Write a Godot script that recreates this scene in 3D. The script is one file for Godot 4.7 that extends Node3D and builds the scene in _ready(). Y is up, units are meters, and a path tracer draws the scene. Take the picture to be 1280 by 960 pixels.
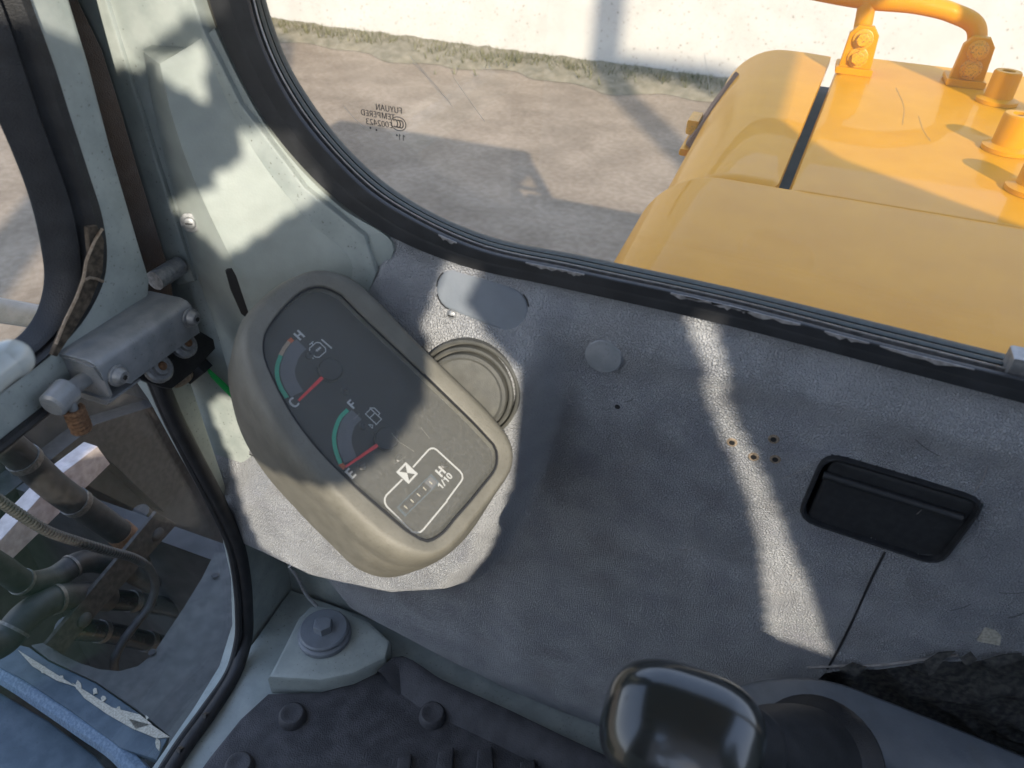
extends Node3D

const EYE := Vector3(0, 0.88, 0)
var M := {}
var rng := RandomNumberGenerator.new()


# ---------- triangle soup with creased normals ----------
class Soup:
	var v := PackedVector3Array()

	func tri(a: Vector3, b: Vector3, c: Vector3) -> void:
		v.append(a); v.append(b); v.append(c)

	func quad(a: Vector3, b: Vector3, c: Vector3, d: Vector3) -> void:
		tri(a, b, c); tri(a, c, d)

	# rows of points; outward is across x along (columns run right, rows run up, seen from outside)
	func grid(rows: Array, closed := false, flip := false) -> void:
		for j in rows.size() - 1:
			var p: PackedVector3Array = rows[j]
			var q: PackedVector3Array = rows[j + 1]
			var n := p.size()
			for i in (n if closed else n - 1):
				var k := (i + 1) % n
				if flip: quad(p[i], q[i], q[k], p[k])
				else: quad(p[i], p[k], q[k], q[i])

	func fan(ring: PackedVector3Array, flip := false) -> void:
		var c := Vector3.ZERO
		for p in ring: c += p
		c /= ring.size()
		for i in ring.size():
			var k := (i + 1) % ring.size()
			if flip: tri(c, ring[k], ring[i])
			else: tri(c, ring[i], ring[k])

	func add(o: Soup, x := Transform3D()) -> Soup:
		for p in o.v: v.append(x * p)
		return self

	func mesh(crease := 38.0) -> ArrayMesh:
		var lim := cos(deg_to_rad(crease))
		var nf := v.size() / 3
		var fn := PackedVector3Array(); fn.resize(nf)
		var at := {}
		for f in nf:
			var nn := (v[f * 3 + 1] - v[f * 3]).cross(v[f * 3 + 2] - v[f * 3])
			fn[f] = nn
			for c in 3:
				var key := Vector3i((v[f * 3 + c] * 50000.0).round())
				if not at.has(key): at[key] = PackedInt32Array()
				at[key].append(f)
		var pos := PackedVector3Array(); pos.resize(nf * 3)
		var nor := PackedVector3Array(); nor.resize(nf * 3)
		for f in nf:
			var me := fn[f].normalized()
			for c in 3:
				var s := Vector3.ZERO
				for g in at[Vector3i((v[f * 3 + c] * 50000.0).round())]:
					if fn[g].normalized().dot(me) >= lim: s += fn[g]
				var slot: int = f * 3 + [0, 2, 1][c]
				pos[slot] = v[f * 3 + c]
				nor[slot] = s.normalized() if s.length() > 1e-14 else Vector3.UP
		var a := []; a.resize(Mesh.ARRAY_MAX)
		a[Mesh.ARRAY_VERTEX] = pos; a[Mesh.ARRAY_NORMAL] = nor
		var m := ArrayMesh.new()
		m.add_surface_from_arrays(Mesh.PRIMITIVE_TRIANGLES, a)
		return m


# ---------- shapes ----------
func basis_of(n: Vector3) -> Basis:
	n = n.normalized()
	var u := Vector3.UP.cross(n) if absf(n.y) < 0.95 else Vector3.RIGHT
	u = (u - n * u.dot(n)).normalized()
	return Basis(u, n.cross(u), n)

func frame(at: Vector3, n: Vector3, turn := 0.0) -> Transform3D:
	return Transform3D(basis_of(n) * Basis(Vector3(0, 0, 1), turn), at)

func curve(p: Array, k := 6, closed := false) -> PackedVector3Array:
	var out := PackedVector3Array()
	var n := p.size()
	for i in (n if closed else n - 1):
		var a: Vector3 = p[(i - 1 + n) % n] if closed else p[maxi(i - 1, 0)]
		var b: Vector3 = p[i]
		var c: Vector3 = p[(i + 1) % n]
		var d: Vector3 = p[(i + 2) % n] if closed else p[mini(i + 2, n - 1)]
		if a == b: a = b * 2 - c
		if d == c: d = c * 2 - b
		var h := b.distance_to(c)
		for j in k: out.append(b.cubic_interpolate_in_time(c, a, d, float(j) / k, h, -b.distance_to(a), h + c.distance_to(d)))
	if not closed: out.append(p[n - 1])
	return out

func curve2(p: Array, k := 5) -> PackedVector2Array:
	var q := []
	for a in p: q.append(Vector3(a.x, a.y, 0))
	var out := PackedVector2Array()
	for a in curve(q, k, true): out.append(Vector2(a.x, a.y))
	return out

func ccw(p: PackedVector2Array) -> PackedVector2Array:
	var q := p.duplicate()
	if Geometry2D.is_polygon_clockwise(q): q.reverse()
	return q

func inset(p: PackedVector2Array, d: float) -> PackedVector2Array:
	var out := PackedVector2Array()
	var n := p.size()
	for i in n:
		var e := (p[i] - p[(i - 1 + n) % n]).normalized()
		var f := (p[(i + 1) % n] - p[i]).normalized()
		var ne := Vector2(-e.y, e.x)
		var nf := Vector2(-f.y, f.x)
		var m := ne + nf
		m = m.normalized() if m.length() > 0.01 else ne
		out.append(p[i] + m * d / maxf(0.35, m.dot(ne)))
	return out

func ring3(p: PackedVector2Array, z: float) -> PackedVector3Array:
	var out := PackedVector3Array()
	for a in p: out.append(Vector3(a.x, a.y, z))
	return out

# outline in its own plane, front face at z = 0, body going back by depth
func slab(poly: PackedVector2Array, depth: float, bevel := 0.0015) -> Soup:
	var s := Soup.new()
	var p := ccw(poly)
	var rings := [ring3(p, -depth), ring3(p, -bevel)]
	if bevel > 0:
		rings.append(ring3(inset(p, bevel * 0.3), -bevel * 0.3))
		rings.append(ring3(inset(p, bevel), 0.0))
	s.grid(rings, true)
	var t := Geometry2D.triangulate_polygon(p)
	var top: PackedVector3Array = rings[rings.size() - 1]
	for i in range(0, t.size(), 3):
		s.tri(top[t[i]], top[t[i + 1]], top[t[i + 2]])
		s.tri(rings[0][t[i]], rings[0][t[i + 2]], rings[0][t[i + 1]])
	# triangulate_polygon may wind either way
	if t.size() and (p[t[1]] - p[t[0]]).cross(p[t[2]] - p[t[0]]) < 0:
		var first := s.v.size() - t.size() * 2
		for i in range(first, s.v.size(), 3):
			var k := s.v[i + 1]; s.v[i + 1] = s.v[i + 2]; s.v[i + 2] = k
	return s

# outline given by points in space on a plane with normal n
func slab3(pts: Array, n: Vector3, depth: float, bevel := 0.0015, smooth := 0) -> Soup:
	var x := frame(pts[0], n)
	var inv := x.affine_inverse()
	var q := []
	for p in pts:
		var l: Vector3 = inv * p
		q.append(Vector2(l.x, l.y))
	return Soup.new().add(slab(curve2(q, smooth) if smooth else PackedVector2Array(q), depth, bevel), x)

func box(a: Vector3, b: Vector3, bevel := 0.002) -> Soup:
	var lo := a.min(b)
	var hi := a.max(b)
	var s := Soup.new()
	var c := (lo + hi) / 2
	var h := (hi - lo) / 2
	var r := minf(bevel, minf(h.x, minf(h.y, h.z)) * 0.9)
	var q := slab(PackedVector2Array([Vector2(-h.x, -h.y), Vector2(h.x, -h.y), Vector2(h.x, h.y), Vector2(-h.x, h.y)]), h.z, r)
	s.add(q, Transform3D(Basis(), c + Vector3(0, 0, h.z)))
	s.add(q, Transform3D(Basis(Vector3.UP, PI), c - Vector3(0, 0, h.z)))
	return s

func tube(pts: Variant, r: float, sides := 10, caps := true, radii := []) -> Soup:
	var s := Soup.new()
	var p := PackedVector3Array(pts)
	var rows := []
	var u := Vector3.ZERO
	for i in p.size():
		var t := (p[mini(i + 1, p.size() - 1)] - p[maxi(i - 1, 0)]).normalized()
		if i == 0: u = basis_of(t).x
		u = (u - t * u.dot(t)).normalized()
		var w := t.cross(u)
		var ring := PackedVector3Array()
		var rr: float = radii[i] if radii.size() else r
		for k in sides:
			var a := TAU * k / sides
			ring.append(p[i] + (u * cos(a) + w * sin(a)) * rr)
		rows.append(ring)
	s.grid(rows, true)
	if caps:
		s.fan(rows[0], true); s.fan(rows[rows.size() - 1])
	return s

# profile of (radius, height), turned about z
func lathe(prof: Array, sides := 24) -> Soup:
	var s := Soup.new()
	var rows := []
	for q in prof:
		var ring := PackedVector3Array()
		for k in sides:
			var a := TAU * k / sides
			ring.append(Vector3(cos(a) * q.x, sin(a) * q.x, q.y))
		rows.append(ring)
	s.grid(rows, true)
	return s

func ngon(n: int, r: float, turn := 0.0) -> PackedVector2Array:
	var p := PackedVector2Array()
	for i in n: p.append(Vector2.from_angle(TAU * i / n + turn) * r)
	return p

func bolt(r: float, h: float, turn := 0.3) -> Soup:
	var s := lathe([Vector2(r * 1.45, 0), Vector2(r * 1.45, h * 0.25), Vector2(r * 1.3, h * 0.32), Vector2(r * 0.5, h * 0.32)], 24)
	s.add(slab(ngon(6, r, turn), h * 0.7, h * 0.12), Transform3D(Basis(), Vector3(0, 0, h)))
	return s

func dome(r: float, h: float, sides := 20) -> Soup:
	var pr := []
	for i in 7: pr.append(Vector2(r * cos(i / 6.0 * PI / 2), h * sin(i / 6.0 * PI / 2)))
	return lathe(pr, sides)

# a flat printed line: closed thin strip through 2D points
func stripe(pts: PackedVector2Array, w: float, z := 0.0, h := 0.0003) -> Soup:
	var s := Soup.new()
	for i in pts.size() - 1:
		var t := (pts[i + 1] - pts[i]).normalized() * w * 0.2
		var d := Vector2(-t.y, t.x).normalized() * w / 2
		var a := pts[i] - t
		var b := pts[i + 1] + t
		var lo := [a - d, b - d, b + d, a + d]
		var r0 := ring3(PackedVector2Array(lo), z)
		var r1 := ring3(PackedVector2Array(lo), z + h + i * 0.00001)
		s.grid([r0, r1], true)
		s.fan(r1)
	return s

func arc(c: Vector2, r: float, a0: float, a1: float, n := 24) -> PackedVector2Array:
	var p := PackedVector2Array()
	for i in n + 1: p.append(c + Vector2.from_angle(lerpf(a0, a1, float(i) / n)) * r)
	return p

func superball(e: float, h: Vector3, nu := 40, nv := 28) -> Soup:
	var rows := []
	for j in nv + 1:
		var b := -PI / 2 + PI * j / nv
		var ring := PackedVector3Array()
		for i in nu:
			var a := TAU * i / nu
			var cb := pow(absf(cos(b)), e)
			ring.append(Vector3(signf(cos(a)) * pow(absf(cos(a)), e) * cb, signf(sin(a)) * pow(absf(sin(a)), e) * cb, signf(sin(b)) * pow(absf(sin(b)), e)) * h)
		rows.append(ring)
	var s := Soup.new()
	s.grid(rows, true)
	return s

func letters(t: String, size: float, depth := 0.0003, bold := false) -> Mesh:
	var m := TextMesh.new()
	var f := SystemFont.new()
	f.font_names = PackedStringArray(["Droid Sans"])
	if bold: f.font_weight = 700
	m.font = f; m.text = t; m.font_size = 64; m.pixel_size = size / 46.0; m.depth = depth
	return m


# ---------- nodes ----------
func meta(o: Node, label: String, category := "", group := "", kind := "") -> Node:
	if label: o.set_meta("label", label)
	if category: o.set_meta("category", category)
	if group: o.set_meta("group", group)
	if kind: o.set_meta("kind", kind)
	return o

func thing(called: String, label: String, category: String, at := Vector3.ZERO, group := "", b := Basis()) -> Node3D:
	var o := Node3D.new()
	o.name = called
	o.transform = Transform3D(b, at)
	add_child(o, true)
	meta(o, label, category, group)
	return o

func where(n: Node) -> Transform3D:
	var x := Transform3D()
	while n != self:
		x = n.transform * x
		n = n.get_parent()
	return x

# a mesh in the scene's own axes under parent (or in the parent's axes when own is set)
func obj(called: String, what: Variant, m: Material, parent: Node = self, own := false, x := Transform3D(), crease := 38.0) -> MeshInstance3D:
	var o := MeshInstance3D.new()
	o.name = called
	o.mesh = what.mesh(crease) if what is Soup else what
	o.material_override = m
	parent.add_child(o, true)
	o.transform = x if own else where(parent).affine_inverse() * x
	return o


# ---------- materials ----------
func noise(freq: float, seed_ := 1, kind := FastNoiseLite.TYPE_SIMPLEX_SMOOTH, oct := 4) -> FastNoiseLite:
	var n := FastNoiseLite.new()
	n.noise_type = kind; n.frequency = freq; n.seed = seed_
	n.fractal_octaves = oct
	if oct < 2: n.fractal_type = FastNoiseLite.FRACTAL_NONE
	return n

func ramp(stops: Array) -> Gradient:
	var g := Gradient.new()
	var off := PackedFloat32Array()
	var col := PackedColorArray()
	for s in stops:
		off.append(s[0]); col.append(s[1])
	g.offsets = off; g.colors = col
	return g

func tex(n: FastNoiseLite, size := 512, g: Gradient = null) -> NoiseTexture2D:
	var t := NoiseTexture2D.new()
	t.width = size; t.height = size; t.seamless = true; t.seamless_blend_skirt = 0.3
	t.noise = n
	if g: t.color_ramp = g
	return t

func lin(r: float, g: float, b: float) -> Color:
	return Color(r, g, b).linear_to_srgb()

func plain(c: Color, rough := 0.6, metal := 0.0) -> StandardMaterial3D:
	var m := StandardMaterial3D.new()
	m.albedo_color = c; m.roughness = rough; m.metallic = metal
	m.uv1_triplanar = true; m.uv1_world_triplanar = true
	m.uv2_triplanar = true; m.uv2_world_triplanar = true
	return m

# mottled: albedo between two tones with patches, dirt multiplied over it at a second scale, fine relief
func worn(a: Color, b: Color, rough: float, scale: float, relief: Texture2D = null, depth := 0.02, dirt: Texture2D = null, dirt_scale := 2.0, metal := 0.0) -> StandardMaterial3D:
	var m := plain(Color.WHITE, rough, metal)
	m.albedo_texture = tex(noise(0.02, 3 + int(scale * 7) % 50), 256, ramp([[0.25, a], [0.75, b]]))
	m.uv1_scale = Vector3.ONE * scale
	if relief:
		m.heightmap_enabled = true; m.heightmap_texture = relief; m.heightmap_scale = depth
	if dirt:
		m.detail_enabled = true; m.detail_albedo = dirt; m.detail_blend_mode = BaseMaterial3D.BLEND_MODE_MUL
		m.detail_uv_layer = BaseMaterial3D.DETAIL_UV_2
		m.uv2_scale = Vector3.ONE * dirt_scale
	return m

func pane(c: Color, alpha: float) -> StandardMaterial3D:
	var m := plain(Color(c, alpha), 0.02)
	m.transparency = BaseMaterial3D.TRANSPARENCY_ALPHA
	return m

func materials() -> void:
	var gn := noise(0.11, 5, FastNoiseLite.TYPE_CELLULAR, 2)
	gn.cellular_return_type = FastNoiseLite.RETURN_DISTANCE2_SUB
	gn.cellular_jitter = 1.0
	gn.domain_warp_enabled = true; gn.domain_warp_amplitude = 14; gn.domain_warp_frequency = 0.03
	var grain := tex(gn, 1024, ramp([[0.0, Color.BLACK], [0.10, Color(0.55, 0.55, 0.55)], [0.3, Color(0.9, 0.9, 0.9)], [1.0, Color.WHITE]]))
	var fine := tex(noise(0.12, 9, FastNoiseLite.TYPE_SIMPLEX, 3), 512)
	var dirt := tex(noise(0.012, 11, FastNoiseLite.TYPE_SIMPLEX, 5), 512, ramp([[0.15, Color(0.93, 0.925, 0.92)], [0.45, Color(0.985, 0.985, 0.985)], [0.62, Color(1, 1, 1)], [0.85, Color(0.955, 0.955, 0.965)]]))
	var speck := tex(noise(0.09, 21, FastNoiseLite.TYPE_SIMPLEX, 3), 512, ramp([[0.06, Color(0.6, 0.58, 0.55)], [0.14, Color(0.98, 0.98, 0.98)], [0.9, Color.WHITE], [0.97, Color(0.9, 0.9, 0.9)]]))
	M.trim = worn(lin(0.29, 0.30, 0.318), lin(0.345, 0.355, 0.37), 0.55, 4.0, grain, 0.4, dirt, 1.7)
	M.paint = worn(lin(0.27, 0.305, 0.292), lin(0.33, 0.365, 0.35), 0.42, 5.0, fine, 0.006, speck, 3.1)
	M.cover = worn(lin(0.26, 0.292, 0.275), lin(0.295, 0.328, 0.31), 0.5, 6.0, fine, 0.01, dirt, 2.2)
	M.latch = worn(lin(0.20, 0.215, 0.225), lin(0.26, 0.27, 0.28), 0.34, 9.0, fine, 0.006, speck, 5.0)
	M.bezel = worn(lin(0.118, 0.112, 0.092), lin(0.15, 0.143, 0.118), 0.62, 9.0, fine, 0.02, speck, 6.0)
	M.frame = worn(lin(0.014, 0.015, 0.017), lin(0.024, 0.025, 0.028), 0.55, 6.0, fine, 0.004, speck, 4.0)
	M.lip = worn(lin(0.035, 0.033, 0.028), lin(0.10, 0.095, 0.08), 0.75, 14.0, fine, 0.03, dirt, 9.0)
	M.chip = worn(lin(0.18, 0.17, 0.165), lin(0.30, 0.285, 0.275), 0.5, 30.0)
	M.alu = worn(lin(0.22, 0.22, 0.22), lin(0.33, 0.32, 0.31), 0.4, 20.0, null, 0, null, 2, 0.6)
	M.rubber = worn(lin(0.010, 0.011, 0.013), lin(0.022, 0.023, 0.026), 0.6, 8.0, fine, 0.03, dirt, 5.0)
	M.gasket = worn(lin(0.008, 0.014, 0.014), lin(0.02, 0.036, 0.034), 0.6, 25.0)
	M.black = plain(lin(0.012, 0.012, 0.013), 0.5)
	M.box = worn(lin(0.013, 0.014, 0.016), lin(0.021, 0.022, 0.024), 0.55, 20.0, fine, 0.015, speck, 8.0)
	M.mat = worn(lin(0.030, 0.031, 0.036), lin(0.055, 0.055, 0.062), 0.7, 6.0, fine, 0.05, speck, 3.0)
	M.dial = worn(lin(0.016, 0.017, 0.018), lin(0.024, 0.025, 0.026), 0.6, 12.0)
	M.dial_grey = plain(lin(0.10, 0.105, 0.12), 0.6)
	M.hub = plain(lin(0.02, 0.021, 0.024), 0.4)
	M.white = plain(lin(0.48, 0.49, 0.49), 0.6)
	M.green = plain(lin(0.02, 0.36, 0.22), 0.5)
	M.orange = plain(lin(0.55, 0.11, 0.03), 0.5)
	M.tan = plain(lin(0.36, 0.27, 0.19), 0.5)
	M.red = plain(lin(0.72, 0.03, 0.04), 0.45)
	M.wire = plain(lin(0.02, 0.45, 0.10), 0.4)
	M.steel = worn(lin(0.22, 0.23, 0.24), lin(0.36, 0.37, 0.38), 0.35, 30.0, fine, 0.02, speck, 14.0, 0.5)
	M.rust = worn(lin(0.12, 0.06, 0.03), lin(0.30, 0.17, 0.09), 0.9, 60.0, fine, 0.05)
	M.foam = worn(lin(0.05, 0.038, 0.026), lin(0.13, 0.10, 0.07), 0.95, 25.0, fine, 0.08)
	M.foam_pale = worn(lin(0.25, 0.19, 0.13), lin(0.45, 0.36, 0.27), 0.95, 50.0, fine, 0.08)
	M.lower_paint = M.paint
	M.torn = worn(lin(0.05, 0.05, 0.05), lin(0.17, 0.165, 0.145), 0.7, 22.0, grain, 0.2, speck, 9.0)
	M.console = worn(lin(0.14, 0.16, 0.185), lin(0.165, 0.185, 0.21), 0.5, 5.0, fine, 0.012, dirt, 3.0)
	M.console_box = worn(lin(0.18, 0.21, 0.26), lin(0.23, 0.26, 0.31), 0.45, 20.0, grain, 0.03, speck, 8.0)
	M.boot = worn(lin(0.075, 0.076, 0.07), lin(0.10, 0.10, 0.09), 0.6, 12.0, fine, 0.02, dirt, 8.0)
	M.knob = plain(lin(0.014, 0.016, 0.015), 0.2)
	M.knob.clearcoat_enabled = true; M.knob.clearcoat = 0.6; M.knob.clearcoat_roughness = 0.12
	M.chipped = plain(Color.WHITE, 0.4)
	M.chipped.albedo_texture = tex(noise(0.05, 61, FastNoiseLite.TYPE_SIMPLEX, 4), 256, ramp([[0.0, lin(0.04, 0.045, 0.05)], [0.22, lin(0.05, 0.05, 0.05)], [0.25, lin(0.66, 0.30, 0.01)], [1.0, lin(0.72, 0.34, 0.015)]]))
	M.chipped.uv1_scale = Vector3.ONE * 16
	var y := worn(lin(0.60, 0.258, 0.004), lin(0.64, 0.28, 0.005), 0.45, 2.0)
	y.clearcoat_enabled = true; y.clearcoat = 0.22; y.clearcoat_roughness = 0.02; y.metallic_specular = 0.2
	M.yellow = y
	M.hose = worn(lin(0.014, 0.014, 0.015), lin(0.035, 0.034, 0.034), 0.55, 10.0, fine, 0.03, dirt, 6.0)
	M.pipe = worn(lin(0.012, 0.013, 0.015), lin(0.03, 0.03, 0.032), 0.22, 10.0)
	M.strap = worn(lin(0.03, 0.028, 0.026), lin(0.07, 0.062, 0.055), 0.7, 14.0, fine, 0.03, dirt, 6.0)
	M.clamp = worn(lin(0.10, 0.095, 0.09), lin(0.2, 0.19, 0.175), 0.45, 30.0, fine, 0.02, speck, 12.0, 0.6)
	M.deck = worn(lin(0.04, 0.043, 0.043), lin(0.065, 0.068, 0.066), 0.6, 7.0, fine, 0.01, dirt, 5.0)
	M.blue = worn(lin(0.035, 0.06, 0.085), lin(0.06, 0.09, 0.12), 0.5, 6.0, fine, 0.01, speck, 4.0)
	M.blue_edge = worn(lin(0.10, 0.16, 0.24), lin(0.21, 0.29, 0.38), 0.5, 40.0, fine, 0.05, speck, 12.0)
	M.shade_steel = worn(lin(0.03, 0.031, 0.034), lin(0.045, 0.045, 0.048), 0.7, 5.0)  # near-black tone paints in the shade of enclosed cavities
	M.beam_sun_tone = worn(lin(0.40, 0.35, 0.33), lin(0.52, 0.46, 0.44), 0.6, 9.0, fine, 0.02, dirt, 5.0)  # pale tone puts the sunlight on this beam into its colour
	M.flake = worn(lin(0.35, 0.33, 0.27), lin(0.55, 0.52, 0.43), 0.7, 50.0, fine, 0.03)
	M.wall = worn(lin(0.45, 0.42, 0.365), lin(0.49, 0.46, 0.40), 0.9, 0.4, fine, 0.05, speck, 0.3)
	M.ground = worn(lin(0.215, 0.163, 0.112), lin(0.285, 0.222, 0.158), 0.95, 0.35, null, 0.0, tex(noise(0.03, 31, FastNoiseLite.TYPE_SIMPLEX, 6), 512, ramp([[0.2, Color(0.9, 0.89, 0.87)], [0.5, Color(0.95, 0.95, 0.94)], [0.8, Color(1, 1, 1)]])), 0.9)
	M.verge = worn(lin(0.15, 0.13, 0.08), lin(0.26, 0.22, 0.15), 0.95, 1.2, fine, 1.0, speck, 0.8)
	M.grass = worn(lin(0.09, 0.085, 0.03), lin(0.17, 0.15, 0.07), 0.8, 3.0)
	M.cloth = worn(lin(0.40, 0.43, 0.50), lin(0.46, 0.49, 0.56), 0.95, 8.0)
	M.cloth.backlight_enabled = true; M.cloth.backlight = lin(0.34, 0.38, 0.46)  # backlight added so the door sheet throws fill light into the cab
	M.glass = pane(Color(0.75, 0.8, 0.76), 0.055)
	M.glass_green = pane(Color(0.25, 0.42, 0.36), 0.03)
	M.glass_green.metallic_specular = 0.35
	var film := tex(noise(0.08, 41, FastNoiseLite.TYPE_SIMPLEX, 5), 512, ramp([[0.0, Color(0.58, 0.59, 0.57, 0.09)], [0.6, Color(0.6, 0.6, 0.57, 0.125)], [0.9, Color(0.66, 0.65, 0.62, 0.22)]]))
	M.lens = pane(Color.WHITE, 1.0)
	M.lens.albedo_texture = film
	M.lens.uv1_scale = Vector3.ONE * 7
	M.lens.roughness = 0.06
	M.clear = plain(lin(0.36, 0.39, 0.38), 0.18)
	M.print = plain(lin(0.02, 0.02, 0.022), 0.7)
	M.scratch = plain(lin(0.4, 0.39, 0.36), 0.5)


func _ready() -> void:
	rng.seed = 7
	# camera, sky, sun, exposure
	var cam := Camera3D.new()
	cam.name = "camera"
	cam.transform = Transform3D(Basis(Vector3(0.3511, 0.0399, 0.9355), Vector3(0.5494, 0.8003, -0.2403), Vector3(-0.7582, 0.5983, 0.2591)), EYE)
	cam.near = 0.02; cam.far = 400.0
	var lens := CameraAttributesPhysical.new()
	lens.frustum_focal_length = 23.12
	lens.frustum_focus_distance = 0.88
	lens.exposure_aperture = 9.0
	lens.frustum_near = 0.02; lens.frustum_far = 400.0
	cam.attributes = lens
	cam.fov = rad_to_deg(2.0 * atan(480.0 / 925.0))
	add_child(cam)
	var env := Environment.new()
	env.background_mode = Environment.BG_SKY
	env.tonemap_mode = Environment.TONE_MAPPER_LINEAR
	env.tonemap_exposure = 1.6
	env.sdfgi_enabled = true; env.ssao_enabled = true; env.ssil_enabled = true
	var sky_mat := ProceduralSkyMaterial.new()
	sky_mat.sky_top_color = Color(0.47, 0.54, 0.66)
	sky_mat.sky_horizon_color = Color(0.82, 0.85, 0.88)
	sky_mat.sky_curve = 0.18
	sky_mat.ground_bottom_color = Color(0.42, 0.38, 0.33)
	sky_mat.ground_horizon_color = Color(0.62, 0.6, 0.56)
	sky_mat.sky_energy_multiplier = 1.6
	env.sky = Sky.new()
	env.sky.sky_material = sky_mat
	var around := WorldEnvironment.new()
	around.name = "environment"
	around.environment = env
	add_child(around)
	var sun := DirectionalLight3D.new()
	sun.name = "sun"
	sun.light_energy = 1.55
	sun.light_color = Color(1.0, 0.955, 0.88)
	sun.light_angular_distance = 0.5
	sun.shadow_enabled = true
	sun.basis = Basis.looking_at(Vector3(1, -0.6, -0.6))
	add_child(sun)

	materials()
	outside()
	cab_shell()
	machine()
	front_window()
	side_window()
	panel()
	gauge()
	pillar_and_trim()
	latch()
	floor_things()
	console()


# ---------- the yard ----------
func outside() -> void:
	var g := obj("ground", box(Vector3(-60, -1.2, -60), Vector3(60, -1.0, 60), 0.0), M.ground)
	meta(g, "sunlit pale concrete yard with darker mottling", "", "", "structure")
	var w := obj("boundary_wall", box(Vector3(7.45, -1.0, -40), Vector3(7.75, 2.6, 40), 0.01), M.wall)
	meta(w, "long white plastered wall across the yard behind the excavator", "wall")
	# strip of dirt and moss at the wall's foot
	var rows := []
	for j in 5:
		var ring := PackedVector3Array()
		for i in 241:
			var z := 8.0 - i * 0.1
			var edge := 6.98 + 0.10 * sin(i * 0.31) + 0.07 * sin(i * 0.83 + 1.0) + rng.randf() * 0.05
			var x := lerpf(edge, 7.45, j / 4.0)
			ring.append(Vector3(x, -0.996 + [0.0, 0.03, 0.05, 0.08, 0.11][j] + (rng.randf() * 0.025 if j else 0.0), z))
		rows.append(ring)
	var verge := Soup.new()
	verge.grid(rows)
	meta(obj("verge", verge, M.verge), "strip of dirt and dead moss along the foot of the white wall", "", "", "structure")
	var blade := Soup.new()
	for k in 3:
		var a := TAU * k / 3
		var d := Vector3(cos(a), 0, sin(a))
		var o := Vector3(-d.z, 0, d.x) * 0.008
		blade.tri(d * 0.01 - o, d * 0.01 + o, d * 0.05 + Vector3(0, 0.07, 0))
	var mm := MultiMesh.new()
	mm.transform_format = MultiMesh.TRANSFORM_3D
	mm.mesh = blade.mesh()
	mm.instance_count = 2600
	for i in 2600:
		var z := rng.randf_range(-9.5, 3.0)
		var dense := sin(z * 1.7) + sin(z * 4.1 + 2.0)
		var x := 7.44 - absf(rng.randfn(0.0, 0.10 + 0.08 * maxf(dense, 0)))
		mm.set_instance_transform(i, Transform3D(Basis(Vector3.UP, rng.randf() * TAU).scaled(Vector3.ONE * rng.randf_range(0.4, 1.2)), Vector3(x, -0.92 - (7.44 - x) * 0.1, z)))
	var gr := MultiMeshInstance3D.new()
	gr.name = "grass"
	gr.multimesh = mm
	gr.material_override = M.grass
	add_child(gr)
	meta(gr, "low weeds and grass growing at the foot of the white wall", "", "", "stuff")
	# poles whose shadows fall on the wall
	for q in [[Vector3(-6.0, -1.0, 6.3), 10.5, "utility pole with a lamp arm standing far behind the cab"], [Vector3(-6.6, -1.0, 1.75), 10.0, "plain utility pole standing left of the cab"]]:
		var p := thing("utility_pole", q[2], "pole", q[0], "poles in the yard")
		obj("post", tube([Vector3.ZERO, Vector3(0, q[1] / 2, 0), Vector3(0, q[1], 0)], 0.15, 14, true, [0.17, 0.15, 0.12]), M.wall, p, true)
		obj("cross_arm", box(Vector3(-0.08, 8.1, -0.1), Vector3(0.08, 8.25, 1.1)), M.strap, p, true)
		obj("lamp_head", superball(0.7, Vector3(0.16, 0.12, 0.3), 20, 12), M.strap, p, true, Transform3D(Basis(), Vector3(0, 8.1, 1.1)))


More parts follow.
